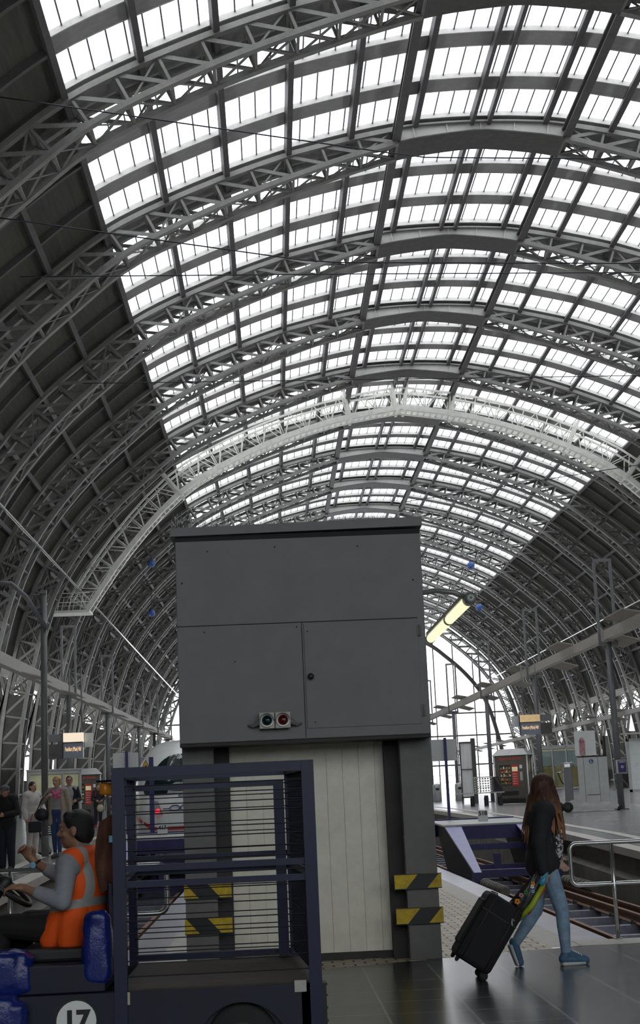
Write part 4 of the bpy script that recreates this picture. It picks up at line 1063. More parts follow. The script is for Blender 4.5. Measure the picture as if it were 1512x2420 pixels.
# other platform furniture
bx = thing('info_box', 'small dark blue information box with a white ring on the right platform mast', 'sign', (11.55, 48.05, 1.8))
b = MB(); b.box(11.38, 11.70, 47.93, 48.12, 1.84, 2.28); b.build('housing', 'dullsteel', bx, bevel=.01)
b = MB(); b.box(11.405, 11.675, 47.92, 47.931, 1.865, 2.255); b.build('face', 'infoblue', bx)
b = MB(); b.tube([(11.54 + .035 * math.cos(t * PI / 10), 47.918, 2.05 + .035 * math.sin(t * PI / 10)) for t in range(20)], .009, 6, closed=True); b.box(11.44, 11.64, 47.915, 47.92, 2.2, 2.22); b.build('ring_mark', 'white', bx)
nb_ = thing('notice_board', 'big pale glazed notice board at the right edge of the photo', 'notice board', (15.3, 58, P(58)))
b = MB(); b.box(14.2, 14.3, 57.95, 58.05, P(58), 3.25); b.box(16.7, 16.8, 57.95, 58.05, P(58), 3.25); b.box(14.2, 16.8, 57.95, 58.05, 3.15, 3.25); b.box(14.2, 16.8, 57.95, 58.05, 1.15, 1.25); b.build('frame', 'dullsteel', nb_)
b = MB(); b.box(14.3, 16.7, 58.0, 58.03, 1.25, 3.15); b.build('panel', 'posterpale', nb_)
b = MB(); b.box(14.5, 14.62, 57.99, 58.0, 2.2, 2.3)
for z in (1.6, 2.15, 2.62): b.box(14.4, 16.6, 57.985, 57.99, z, z + .012)
b.build('printed_lines', 'offwhite', nb_)
b = MB(); b.box(14.05, 17, 57.6, 58.3, 3.42, 3.48); b.box(14.24, 14.26, 57.9, 58, 3.2, 3.45); b.build('lamp_rail', 'kerb', nb_)
av = thing('advert_screen', 'tall frosted glass screen in a dark frame beside the blue buffer post', 'screen', (10.0, 74.5, P(74.5)))
b = MB(); b.box(10.22, 10.42, 74.4, 74.7, P(74), 4.1); b.box(9.60, 9.66, 74.45, 74.6, P(74), 3.9); b.box(9.6, 10.3, 74.45, 74.6, 3.86, 3.94); b.box(9.6, 10.3, 74.45, 74.6, 2.52, 2.56); b.box(9.6, 10.3, 74.45, 74.6, 1.1, 1.16); b.build('frame', 'darksteel', av)
for z0, z1 in ((1.16, 2.52), (2.56, 3.86)):
    b = MB(); b.box(9.66, 10.24, 74.5, 74.53, z0, z1); b.build('frosted_pane', 'frost', av)
bn = thing('platform_bench', 'perforated metal bench standing between the frosted screen and the vending machine', 'bench', (9.45, 66, P(66)), 0)
def Bn(b, n, m):
    b.v = [(x * 1.2, y * 1.2, z * 1.2) for x, y, z in b.v]
    return b.build(n, m, bn, world=False)
b = MB()
for i in range(7):
    for j in range(6): b.box(-.30 + i * .1, -.30 + i * .1 + .07, -.04 + j * .012, .0 + j * .012, .52 + j * .09, .585 + j * .09)
b.box(-.33, .42, -.02, .06, 1.04, 1.08); Bn(b, 'backrest', 'kerb')
b = MB(); b.box(-1.0, .75, -.5, -.02, .46, .5); Bn(b, 'seat', 'dullsteel')
b = MB(); b.prism([(.42, -.02, 1.06), (.44, -.02, .5), (.72, -.4, .5), (.62, -.02, 1.06)], (.03, .03, 0)); Bn(b, 'side_panel', 'bufdark')
for x in (-.42, .1, .62):
    b = MB(); b.box(x - .04, x + .04, -.42, .1, .30, .38); b.box(x - .05, x + .05, -.4, -.3, 0, .3); b.box(x - .05, x + .05, .0, .1, 0, .3); Bn(b, 'leg', 'bufdark')
for x, y, l in ((11.2, 88, 'round steel waste bin nearest the frosted screen'), (9.85, 88, 'round steel waste bin farther left, beside the blue buffer post')):
    r = thing('waste_bin', l, 'bin', (x, y, P(y)), 0, 'waste bins')
    b = MB(); b.lathe([(.22, 0), (.26, .03), (.26, .95), (.2, 1.05), (.02, 1.08)], (0, 0, 0), 18); b.build('drum', 'dullsteel', r, world=False)
    b = MB(); b.box(-.1, .1, -.275, -.25, .68, .82); b.build('slot', 'interior', r, world=False)
def sign(cx, y, z, rz, top, label, side, w=.92):
    r = thing('destination_display', label, 'display', (cx, y, z), rz)
    B = lambda b, n, m: b.build(n, m, r, world=False)
    b = MB(); b.box(-w / 2, w / 2, 0, .3, -.34, .16); B(b, 'housing', 'display')
    b = MB(); b.box(-w / 2, w / 2, -.012, .3, .17, .47); B(b, 'upper_strip', top)
    x0 = -w / 2 - .48 if side > 0 else w / 2 + .03
    b = MB(); b.box(x0, x0 + .45, .02, .32, -.34, .12); B(b, 'side_cabinet', 'darksteel')
    b = MB(); b.box(x0, x0 + .45, .02, .32, .2, .45); B(b, 'side_cabinet_top', 'midsteel')
    b = MB(); xq = w / 2 + .02 if side > 0 else -w / 2 - .32; b.box(xq, xq + .28, .3, .33, 0, .46); B(b, 'back_board', 'offwhite')
    b = MB(); b.box(-w / 2 - .03, -w / 2, -.02, .3, -.36, .6); b.box(-w / 2, w / 2, -.015, 0, .145, .175); B(b, 'frame', 'navy')
    b = MB(); b.tube([(w / 2 - .05, .15, .47), (w / 2 - .05, .15, 2.6)], .025, 8); b.tube([(-w / 2 + .2, .15, .47), (-w / 2 + .2, .15, 2.6)], .025, 8); B(b, 'hanger', 'midsteel')
    o = text('Frankfurt (Main) Hbf', .2, (0, -.004, -.06), (1, 0, 0), (0, 0, 1), M['led'], 'station_letters', None, .003, fit=w * .82); o.parent = r
    return r
sign(-6.5, 48, 3.45, 0, 'displit', 'hanging destination display on the left platform with the lit station name', 1, .64)
sign(10.75, 60, 4.0, -0.1, 'dispamber', 'hanging destination display on the right platform with the lit station name', -1, .82)
eg = thing('signal_light', 'bright green light hanging at the left edge of the photo', 'light', (-7.5, 40, 5.0))
b = MB(); b.box(-7.95, -7.5, 39.9, 40.0, 4.5, 5.12); b.build('lit_face', 'green', eg)
b = MB(); b.box(-8.0, -7.46, 40.0, 40.15, 4.45, 5.18); b.tube([(-8.0, 40.08, 5.18), (-8.3, 40.08, 5.97)], .03, 8); b.build('housing', 'darksteel', eg)
# ------------------------------------------------------------------ blue baggage cart number 17
ct_ = thing('baggage_cart', 'navy blue electric baggage cart number 17 with a wire cage, cut by the bottom edge', 'cart', (-0.6, 9.3, 0))
YN, YF = 8.6, 10.0
def fside(y, d):   # chassis side with wheel arch
    pts = [(-2.6, y, .2), (-2.6, y, .5), (.20, y, .5), (.20, y, .2)]
    cx, cz, r_ = -.225, .145, .27
    arc = [(cx + r_ * math.cos(a), y, cz + r_ * math.sin(a)) for a in [math.asin((.2 - cz) / r_) + (PI - 2 * math.asin((.2 - cz) / r_)) * t / 14 for t in range(15)]]
    return MB().prism(pts + arc, (0, d, 0))
b = fside(YN, .06); o = b.build('chassis_side', 'navy', ct_)
b = MB(); b.lathe([(.125, 0), (.125, .004)], (-1.16, YN - .0, .355), 28, (0, -1, 0)); rd = b.build('roundel', 'black', o)
b = MB(); b.lathe([(.113, 0), (.113, .003)], (-1.16, YN - .004, .355), 28, (0, -1, 0)); rw = b.build('roundel_face', 'white', o)
text('17', .15, (-1.16, YN - .01, .355), (1, 0, 0), (0, 0, 1), M['black'], 'numerals', o, .002, bold=.006)
fside(YF - .06, .06).build('chassis_side', 'navy', ct_)
b = MB(); b.box(-2.6, .2, YN + .06, YF - .06, .22, .44); b.box(.12, .20, YN, YF, .2, .5); b.build('chassis', 'navy', ct_)
for x in (-.225, -2.1):
    for y in (YN + .03, YF - .19):
        b = MB(); b.lathe([(.1, 0), (.18, .005), (.205, .03), (.205, .13), (.18, .155), (.1, .16)], (x, y, .205), 28, (0, 1, 0)); w = b.build('wheel', 'rubber', ct_)
        b = MB(); b.lathe([(.1, -.005), (.09, .02), (.03, .03)], (x, y, .205), 20, (0, 1, 0)); b.build('hub', 'columndark', w)
b = MB(); b.box(-.93, .2, YN + .02, YF - .02, .49, .512); b.build('load_bed', 'bedwood', ct_)
for x, y in ((.205, YN), (-.905, YN), (.105, YF), (-.965, YF)):
    b = MB(); wd = .036 if y == YN else .027; b.box(x - wd, x + wd, y - .02, y + .05, .25 if y == YN else .45, 1.76); b.build('post', 'navyframe', ct_)
for y in (YN, YF):
    for z0, z1 in ((1.70, 1.76), ) + (((.52, .56),) if y == YF else ()):
        b = MB(); b.box(-.93 if y == YN else -.99, .24 if y == YN else .13, y - .015, y + .045, z0, z1); b.build('frame_rail', 'navyframe', ct_)
    for z0, z1 in ((1.075, 1.11), (1.165, 1.2)):
        b = MB(); b.box(-.9 if y == YN else -.96, .2 if y == YN else .1, y + .0, y + .03, z0, z1); b.build('frame_rail', 'navyframe', ct_)
for x in (-.905, .205):
    for z0, z1 in ((1.70, 1.76), (1.1, 1.14)):
        b = MB(); b.beam((x, YN, (z0 + z1) / 2), (x - .1 if x > 0 else x - .06, YF, (z0 + z1) / 2), .06, z1 - z0); b.build('frame_rail', 'navyframe', ct_)
b = MB(); b.box(-.93, .07, YF - .07, YF - .04, 1.63, 1.67); b.box(.0, .07, YF - .07, YF - .04, .52, 1.63); b.build('gate_frame', 'navyframe', ct_)
rr = random.Random(5)
for y, step in ((YN + .02, .068), (YF - .03, .085)):
    b = MB(); z = .58
    while z < 1.68:
        b.tube([(-.88 if y < 9 else -.95, y, z), (.18 if y < 9 else .1, y, z)], .0036, 5, cap=False); z += step * rr.choice((.8, 1, 1.25))
    b.build('wire_mesh', 'wire', ct_)
b = MB()
for i in range(36): b.tube([(.2, YN + .05, .56 + i * .032), (.1, YF, .56 + i * .032)], .002, 4, cap=False)
for i in range(42): b.tube([(.197 - i * .0024, YN + .05 + i * .033, .55), (.197 - i * .0024, YN + .05 + i * .033, 1.7)], .002, 4, cap=False)
b.build('end_mesh', 'wire', ct_)
for x in (.115, -.87):
    b = MB(); b.box(x - .035, x + .035, YN - .012, YN, .455, .52) if x > 0 else b.box(x - .015, x + .015, YN - .012, YN, .43, .5); b.build('reflector', 'kerb' if x > 0 else 'tan', ct_, bevel=.004)
for z in (.49, .43, .36, .29):
    b = MB(); b.tube([(.23, YN + .02, z), (.27, YN + .02, z)], .008, 8); b.build('hook', 'darksteel', ct_)
b = MB(); b.box(.24, .262, YN - .02, YN + .1, .2, .5); b.build('bumper', 'black', ct_)
# seat, cowl, steering
b = MB(); b.box(-1.55, -1.0, YN + .04, YF - .1, .5, .66); b.build('seat_box', 'navy', ct_, bevel=.01)
b = MB(); b.box(-1.52, -1.05, 8.82, 9.46, .66, .735); b.build('seat_cushion', 'black', ct_, bevel=.02)
b = MB(); b.box(-1.0, -.965, 8.8, 9.55, .66, 1.1); b.build('seat_back', 'navy', ct_, bevel=.01)
b = MB(); b.hexa([(-2.6, YN + .02, .5), (-2.05, YN + .02, .5), (-2.05, YF, .5), (-2.6, YF, .5), (-2.5, YN + .02, 1.0), (-2.15, YN + .02, .98), (-2.15, YF, .98), (-2.5, YF, 1.0)]); b.build('front_cowl', 'navy', ct_)
b = MB(); ax = V((.8, 0, 1)).normalized(); cen = V((-1.66, 9.1, 1.10)); e1 = V((0, 1, 0)); e2 = ax.cross(e1)
b.tube([cen + (e1 * math.cos(t * PI / 16) + e2 * math.sin(t * PI / 16)) * .20 for t in range(32)], .016, 10, closed=True)
sw = b.build('steering_wheel', 'black', ct_)
b = MB(); b.cap(cen - ax * .01, cen + ax * .02, .05, .04)
for a in (0, 2.1, 4.2): b.tube([cen, cen + (e1 * math.cos(a) + e2 * math.sin(a)) * .19], .012, 8)
b.build('steering_spokes', 'black', sw)
b = MB(); b.tube([cen, (-2.0, 9.08, .6)], .03, 10); b.build('steering_column', 'black', ct_)
b = MB(); b.lathe([(.033, 0), (.037, .012), (.037, .065), (.03, .072)], (-1.005, 8.85, 1.61), 20); be = b.build('beacon', 'orange', ct_); be['label'] = 'orange beacon'
b = MB(); b.beam((-1.05, 8.85, 1.69), (-.9, 8.7, 1.69), .03, .012); b.build('beacon_bracket', 'navy', ct_)
def crumple(name, m, c, r, seed, label, cat, amp=.16):
    b = MB(); b.ell(c, r, 40, 26); rn = random.Random(seed)
    from mathutils import noise
    nv = []
    for p in b.v:
        q = V(p) - V(c); k = 1 + amp * noise.noise(V(p) * 7 + V((seed, 0, 0))) + amp * .55 * noise.noise(V(p) * 17)
        e = V((math.copysign(abs(q.x / r[0]) ** .6, q.x) * r[0], math.copysign(abs(q.y / r[1]) ** .6, q.y) * r[1], math.copysign(abs(q.z / r[2]) ** .6, q.z) * r[2]))
        nv.append(tuple(V(c) + e * k * .92))
    b.v = nv
    return tag(b.build(name, m), label, cat)
crumple('plastic_sack', 'blueplastic', (-1.05, 8.72, .735), (.10, .10, .23), 3, 'glossy blue plastic sack standing between the driver seat and the cage', 'sack')
crumple('plastic_bag', 'blueplastic', (-1.60, 8.72, .62), (.21, .13, .15), 8, 'crumpled blue plastic bag lying at the feet of the driver, upper of two', 'bag')
crumple('plastic_bag', 'blueplastic', (-1.60, 8.56, .36), (.19, .1, .17), 12, 'crumpled blue plastic bag in the bottom left corner of the photo, lower of two', 'bag')
# cloth hung behind the driver
b = MB(); nx_, nz_ = 12, 20
from mathutils import noise
for i in range(nx_ + 1):
    for j in range(nz_ + 1):
        u = i / nx_; v = j / nz_; x = -1.045 + .12 * u - .03 * math.sin(v * PI) * (1 - u); z = 1.50 - .42 * v - .05 * (1 - u) ** 2
        b.v.append((x, 8.84 + .05 * math.sin(u * 5) + .04 * noise.noise(V((u * 3, v * 3, 1))), z))
for i in range(nx_):
    for j in range(nz_): b.face([i * (nz_ + 1) + j, i * (nz_ + 1) + j + 1, (i + 1) * (nz_ + 1) + j + 1, (i + 1) * (nz_ + 1) + j], True)
n0 = len(b.v); b.v += [(p[0], p[1] + .05, p[2]) for p in b.v]; b.f += [[k + n0 for k in f][::-1] for f in b.f]; b.mi *= 2; b.sm *= 2
jk = tag(b.build('jacket', 'rust'), 'rust brown jacket hung on the cage behind the driver', 'jacket')
b = MB(); b.box(-.985, -.93, 8.79, 8.81, 1.33, 1.37); o = b.build('sleeve_badge', 'ltblue', jk, bevel=.004); o['label'] = 'pale blue patch'
# ------------------------------------------------------------------ people
DEF = dict(pelvis=(0, 0, .95), waist=(0, 0, 1.08), chest=(0, 0, 1.27), neck=(0, 0, 1.44), head=(.025, 0, 1.585),
           Lsh=(0, .17, 1.395), Rsh=(0, -.17, 1.395), Lel=(-.02, .235, 1.11), Rel=(-.02, -.235, 1.11), Lwr=(.05, .24, .87), Rwr=(.05, -.24, .87),
           Lhip=(0, .085, .92), Rhip=(0, -.085, .92), Lkn=(.015, .095, .50), Rkn=(.015, -.095, .50), Lan=(-.01, .1, .085), Ran=(-.01, -.1, .085),
           Lto=(.13, .115, .03), Rto=(.13, -.115, .03), Lhd=None, Rhd=None)
def joints(h, pose):
    k = h / 1.70; J = {}
    for n, p in DEF.items():
        if n in pose: J[n] = V(pose[n])
        elif p is None: J[n] = None
        else: J[n] = V(p) * k
    for s in 'LR':
        if J[s + 'hd'] is None: J[s + 'hd'] = (J[s + 'wr'] - J[s + 'el']).normalized()
        else: J[s + 'hd'] = J[s + 'hd'].normalized()
    return J
def hand(b, w, d, side, pal=None, curl=0.5, k=1.0):
    """palm, four bent fingers of unequal length and a thumb; d points from wrist to knuckles, pal is where the palm looks"""
    d = V(d).normalized(); pal = V(pal) if pal is not None else V((0, -1 if side == 'L' else 1, 0))
    pal = (pal - d * pal.dot(d)).normalized(); ac = d.cross(pal) * (1 if side == 'L' else -1)
    R = Matrix((d, ac, pal)).transposed()
    c = w + d * .05 * k; b.ell(c, (.052 * k, .040 * k, .016 * k), 12, 8, R)
    b.cap(w - d * .01, w + d * .03 * k, .025 * k, .026 * k)
    for i, (o, L) in enumerate(((-.029, .066), (-.010, .076), (.010, .072), (.028, .056))):
        p0 = w + d * .088 * k + ac * o * k; a = curl * .9
        d1 = (d * math.cos(a) + pal * math.sin(a)); d2 = (d * math.cos(a * 2.3) + pal * math.sin(a * 2.3))
        p1 = p0 + d1 * L * .52 * k; p2 = p1 + d2 * L * .5 * k
        b.cap(p0 - d * .015, p1, .0095 * k, .0088 * k, 8); b.cap(p1, p2, .0088 * k, .0072 * k, 8)
    t0_ = w + d * .03 * k - ac * .032 * k; dt = (d * .65 - ac * .65 + pal * .35).normalized(); t1 = t0_ + dt * .035 * k
    b.cap(w + d * .02 * k - ac * .01, t1, .014 * k, .0105 * k, 8); b.cap(t1, t1 + (d * .85 - ac * .1 + pal * .4).normalized() * .03 * k, .0105 * k, .008 * k, 8)
def head_geo(b, c, f, k=1.0):
    f = V(f); f.z = 0 if abs(f.z) < .01 else f.z; f.normalize(); u = V((0, 0, 1)); s = u.cross(f).normalized(); u = f.cross(s)
    R = Matrix((f, s, u)).transposed(); q = lambda x, y, z: c + (f * x + s * y + u * z) * k
    b.ell(q(-.008, 0, .025), (.098 * k, .077 * k, .092 * k), 20, 14, R)
    b.ell(q(.028, 0, -.035), (.062 * k, .058 * k, .075 * k), 16, 12, R)
    b.ell(q(.062, 0, -.083), (.026 * k, .028 * k, .022 * k), 12, 8, R)
    b.cap(q(.082, 0, .022), q(.108, 0, -.018), .010 * k, .0155 * k, 10); b.ell(q(.095, .012, -.022), (.012 * k, .010 * k, .009 * k), 8, 6); b.ell(q(.095, -.012, -.022), (.012 * k, .010 * k, .009 * k), 8, 6)
    b.cap(q(.08, -.035, .035), q(.08, .035, .035), .014 * k, .014 * k, 10)
    for y in (-1, 1):
        b.ell(q(-.005, y * .078, -.005), (.022 * k, .009 * k, .034 * k), 10, 8, R); b.ell(q(.06, y * .045, -.02), (.02 * k, .02 * k, .02 * k), 10, 8)
    b.ell(q(.083, 0, -.052), (.013 * k, .026 * k, .006 * k), 10, 6, R); b.ell(q(.081, 0, -.063), (.013 * k, .023 * k, .007 * k), 10, 6, R)
    return q, R
def person(label, loc, rz, h, pose, skin, spec, face=(1, 0, 0), vox=.012, hands=True, curl=(.5, .5), pals=(None, None), group=None):
    r = thing('person', label, 'person', loc, rz, group); J = joints(h, pose); k = h / 1.70
    b = MB()
    q, R = head_geo(b, J['head'], face, k * spec.get('hk', 1))
    b.cap(J['neck'] - V((0, 0, .03)), J['head'] - V((0, 0, .05)), .058 * k, .054 * k)
    def torso(b, p=0.0, lo=True):
        up_ = (J['neck'] - J['pelvis']).normalized(); sd = (J['Lsh'] - J['Rsh']).normalized(); fw = sd.cross(up_)
        Rt = Matrix((fw, sd, up_)).transposed()
        b.ell(J['chest'], (.105 * k + p, .155 * k + p, .19 * k + p), 20, 14, Rt)
        b.ell((J['chest'] + J['pelvis']) / 2, (.095 * k + p, .135 * k + p, .2 * k + p), 20, 14, Rt)
        b.cap(J['Lsh'] - sd * .02, J['Rsh'] + sd * .02, .06 * k + p, .06 * k + p)
        b.cap(J['neck'] - up_ * .02, J['chest'], .065 * k + p * .6, .1 * k + p)
        if lo: b.ell(J['pelvis'], (.11 * k + p, .155 * k + p, .12 * k + p), 20, 14, Rt)
    def arm(b, s, p=0.0, to=1.0):
        b.cap(J[s + 'sh'], J[s + 'el'], .054 * k + p, .042 * k + p)
        e = J[s + 'el'].lerp(J[s + 'wr'], to); b.cap(J[s + 'el'], e, .042 * k + p, .028 * k + p + (.012 if p else 0) * (1 - to))
    def leg(b, s, p=0.0, to=1.0):
        b.cap(J[s + 'hip'], J[s + 'kn'], .085 * k + p, .06 * k + p); e = J[s + 'kn'].lerp(J[s + 'an'], to)
        b.cap(J[s + 'kn'], J[s + 'kn'].lerp(J[s + 'an'], .35), .056 * k + p, .054 * k + p); b.cap(J[s + 'kn'].lerp(J[s + 'an'], .35), e, .054 * k + p, .037 * k + p)
    torso(b)
    for i, s in enumerate('LR'):
        arm(b, s); leg(b, s)
        if hands: hand(b, J[s + 'wr'], J[s + 'hd'], s, pals[i], curl[i], k)
        b.cap(J[s + 'an'], J[s + 'to'], .04 * k, .028 * k)
    b.build('body', skin, r, world=False, remesh=vox, smooth_it=3)
    # lower clothing
    b = MB(); torso_p = .014
    up_ = (J['neck'] - J['pelvis']).normalized(); sd = (J['Lsh'] - J['Rsh']).normalized(); Rt = Matrix((sd.cross(up_), sd, up_)).transposed()
    b.ell(J['pelvis'], (.115 * k + torso_p, .158 * k + torso_p, .13 * k + torso_p), 20, 14, Rt)
    for s in 'LR': leg(b, s, spec.get('legpad', .014), .97)
    b.build('trousers', spec['lower'], r, world=False, remesh=vox)
    # upper clothing
    if 'shirt' in spec:
        b = MB(); torso(b, .018, False); 
        b.ell(J['pelvis'] + up_ * .06, (.118 * k, .162 * k, .12 * k), 20, 14, Rt); b.build('shirt', spec['shirt'], r, world=False, remesh=vox)
    if 'jacket' in spec:
        p = spec.get('pad', .028); b = MB(); hem = spec.get('hem', .0)
        if spec.get('open'):
            fw = sd.cross(up_)
            for sg in (-1, 1):
                b.cap(J['chest'] + sd * sg * .115 * k + up_ * .1 - fw * .03, J['pelvis'] + sd * sg * .15 * k + up_ * (-hem) - fw * .02, .075 * k, .085 * k)
                b.cap(J['chest'] + sd * sg * .10 * k + up_ * .13 + fw * .05, J['pelvis'] + sd * sg * .135 * k + up_ * (-hem) + fw * .05, .045 * k, .06 * k)
            b.cap(J['chest'] + up_ * .08 - fw * .06, J['pelvis'] - up_ * hem - fw * .07, .12 * k, .12 * k)
            b.cap(J['Lsh'] - sd * .01, J['Rsh'] + sd * .01, .066 * k, .066 * k)
        else:
            torso(b, p, hem > -.05); b.ell(J['pelvis'] - up_ * hem * .6, (.125 * k + p * .6, .172 * k + p * .6, .12 * k + hem * .7), 20, 14, Rt)
        for s in 'LR': arm(b, s, p * .5, spec.get('sleeve', .95))
        b.build('jacket', spec['jacket'], r, world=False, remesh=vox)
    # shoes
    for s in 'LR':
        a = J[s + 'an']; t = J[s + 'to']; d = (t - a); d.normalize()
        b = MB(); heel = a + V((0, 0, -.045 * k)) - V((d.x, d.y, 0)) * .03 if abs(d.z) < .8 else a - d * .02
        b.cap(a, heel, .045 * k, .042 * k); b.cap(heel, t, .043 * k, .036 * k); b.cap(a, t + V((0, 0, .012)), .04 * k, .03 * k)
        sh = b.build('shoe', spec.get('shoe', 'black'), r, world=False, remesh=max(.007, vox * .7), smooth_it=2)
        sh.data.transform(Matrix()) 
    # hair and face details
    kk = k * spec.get('hk', 1)
    if spec.get('hair'):
        b = MB(); b.ell(q(-.018, 0, .036), (.100 * kk, .083 * kk, .092 * kk), 20, 14, R)
        b.ell(q(-.045, 0, -.01), (.07 * kk, .078 * kk, .085 * kk), 16, 12, R)
        for f_ in spec.get('hairextra', []):
            b.cap(q(*f_[0]), q(*f_[1]), f_[2] * kk, f_[3] * kk)
        # keep the face free
        b.build('hair', spec['hair'], r, world=False, remesh=min(vox, .009), smooth_it=2)
    for y in (-1, 1):
        b = MB(); b.ell(q(.073, y * .031, .012), (.010 * kk, .013 * kk, .007 * kk), 10, 8); e = b.build('eye', 'eye', r, world=False)
        b = MB(); b.ell(q(.0805, y * .030, .012), (.004 * kk, .0058 * kk, .0058 * kk), 8, 6); b.build('iris', 'pupil', e, world=False)
        b = MB(); b.cap(q(.086, y * .018, .033), q(.076, y * .048, .031), .0045 * kk, .003 * kk, 8); b.build('eyebrow', spec.get('brow', 'hairdark'), r, world=False)
    b = MB(); b.ell(q(.0935, 0, -.052), (.006 * kk, .024 * kk, .005 * kk), 10, 6, R); b.ell(q(.0915, 0, -.061), (.006 * kk, .02 * kk, .005 * kk), 10, 6, R); b.build('lips', 'lip', r, world=False)
    return r, J, q

# --- the driver
drv, J, q = person('cart driver in an orange safety vest, one hand on the wheel, the other raised', (-1.19, 9.1, 0), PI - .42, 1.74,
    dict(pelvis=(0, 0, .85), waist=(-.02, 0, .95), chest=(-.03, 0, 1.09), neck=(-.015, 0, 1.275), head=(.035, 0, 1.405),
         Lsh=(-.02, .195, 1.20), Rsh=(-.01, -.195, 1.215), Lel=(-.04, .28, 1.0), Lwr=(.205, .30, 1.085), Lhd=(1, .35, .15), Rel=(.20, -.20, 1.085), Rwr=(.344, -.01, 1.225), Rhd=(.50, .26, .80),
         Lhip=(.03, .1, .83), Rhip=(.03, -.1, .83), Lkn=(.46, .13, .85), Rkn=(.46, -.13, .85), Lan=(.62, .13, .50), Ran=(.62, -.13, .50), Lto=(.75, .14, .44), Rto=(.75, -.14, .44)),
    'skin', dict(lower='trouser', jacket='sweater', pad=.022, sleeve=.62, hem=-.06, shoe='black', hair='hairblack', brow='hairblack', hk=.99,
                 hairextra=[((-.05, .05, .03), (-.03, .07, -.03), .03, .02), ((-.05, -.05, .03), (-.03, -.07, -.03), .03, .02), ((.03, .04, .085), (.05, -.04, .085), .035, .035), ((-.06, 0, -.01), (-.06, 0, -.05), .05, .035)]),
    face=(.92, .30, -.04), vox=.0075, curl=(.75, .95), pals=((0, -.2, -1), (-.2, .9, -.3)))
vm = bpy.data.materials.new('orange_vest_cloth'); vm.use_nodes = True
nt = vm.node_tree; bs = nt.nodes['Principled BSDF']; bs.inputs['Roughness'].default_value = .75
tc = nt.nodes.new('ShaderNodeTexCoord'); sp = nt.nodes.new('ShaderNodeSeparateXYZ'); nt.links.new(tc.outputs['Object'], sp.inputs[0])
def mth(op, a, c=None):
    n = nt.nodes.new('ShaderNodeMath'); n.operation = op
    for i, x in enumerate((a, c)):
        if x is None: continue
        if isinstance(x, (int, float)): n.inputs[i].default_value = x
        else: nt.links.new(x, n.inputs[i])
    return n.outputs[0]
def bandf(sock, lo, hi): return mth('MULTIPLY', mth('GREATER_THAN', sock, lo), mth('LESS_THAN', sock, hi))
ay = mth('ABSOLUTE', sp.outputs['Y'])
zt = mth('ADD', sp.outputs['Z'], mth('MULTIPLY', sp.outputs['X'], .12))
hz = bandf(zt, .945, .995)
vt = mth('MULTIPLY', bandf(ay, .100, .148), mth('GREATER_THAN', sp.outputs['Z'], .97))
st = mth('MAXIMUM', hz, vt)
mx = nt.nodes.new('ShaderNodeMixRGB'); mx.inputs['Color1'].default_value = (.95, .115, .008, 1); mx.inputs['Color2'].default_value = (.36, .36, .34, 1)
nt.links.new(st, mx.inputs['Fac']); nt.links.new(mx.outputs[0], bs.inputs['Base Color'])
b = MB(); k = 1.74 / 1.7
up_ = (J['neck'] - J['pelvis']).normalized(); sd = V((0, 1, 0)); Rt = Matrix((sd.cross(up_), sd, up_)).transposed()
b.ell(J['chest'] + V((-.005, 0, 0)), (.148, .185, .20), 24, 16, Rt)
b.ell((J['chest'] + J['pelvis']) / 2 + V((.02, 0, -.01)), (.150, .185, .20), 24, 16, Rt)
b.cap((-.03, .135, 1.225), (-.03, -.135, 1.225), .088, .088); b.cap((-.055, .11, 1.255), (-.05, -.11, 1.255), .06, .06)
for y in (-.13, 0, .13):
    b.cap((.04, y, .92), (.13, y, .775), .09, .075); b.cap((-.02, y, .92), (.0, y, .775), .10, .085)
vest = b.build('safety_vest', vm, drv, world=False, remesh=.009, smooth_it=5)
b = MB(); w = J['Rwr'] - J['Rhd'] * .015; ax = J['Rhd']
e1 = ax.cross(V((0, 0, 1))).normalized(); e2 = ax.cross(e1)
b.tube([w + (e1 * math.cos(t * PI / 10) + e2 * math.sin(t * PI / 10)) * .034 for t in range(20)], .008, 8, closed=True)
wt = b.build('wristwatch', 'black', drv, world=False)
b = MB(); fc = V((.1, 1, .12)); fc = (fc - ax * fc.dot(ax)).normalized(); b.lathe([(.02, 0), (.02, .008), (.016, .011)], w + fc * .034, 16, fc); b.build('watch_face', 'ltblue', wt, world=False)

# --- the walking woman with the suitcase
M['hairred'] = ramp_hair('long_auburn_hair', (.075, .024, .012), (.42, .18, .065), 1.13, 1.48)
wom, J, q = person('person with long auburn hair walking right, pulling a black suitcase', (2.37, 13.1, 0), .22, 1.69,
    dict(pelvis=(.0, 0, .90), waist=(.01, 0, 1.02), chest=(.02, 0, 1.21), neck=(.045, 0, 1.385), head=(.07, 0, 1.535),
         Rsh=(-.02, -.165, 1.325), Rel=(-.115, -.225, 1.06), Rwr=(-.09, -.22, .82), Rhd=(.12, 0, -1), Lsh=(.06, .165, 1.325), Lel=(.08, .215, 1.06), Lwr=(.2, .17, .9),
         Rhip=(.0, -.085, .87), Lhip=(.01, .085, .87), Rkn=(.115, -.09, .47), Ran=(.125, -.085, .10), Rto=(.30, -.10, .035),
         Lkn=(-.06, .085, .47), Lan=(-.285, .08, .19), Lto=(-.245, .08, .035)),
    'skinpale', dict(lower='jeans', legpad=.006, jacket='darkjacket', pad=.048, hem=.05, sleeve=1.0, shoe='shoeblue', brow='hairdark'), face=(1, .25, 0), vox=.0085, curl=(.4, 1.0))
b = MB(); rn = random.Random(4)
b.ell(q(-.015, 0, .032), (.108, .092, .098), 20, 14); b.cap(q(-.05, 0, .02), q(-.06, 0, -.2), .085, .10)
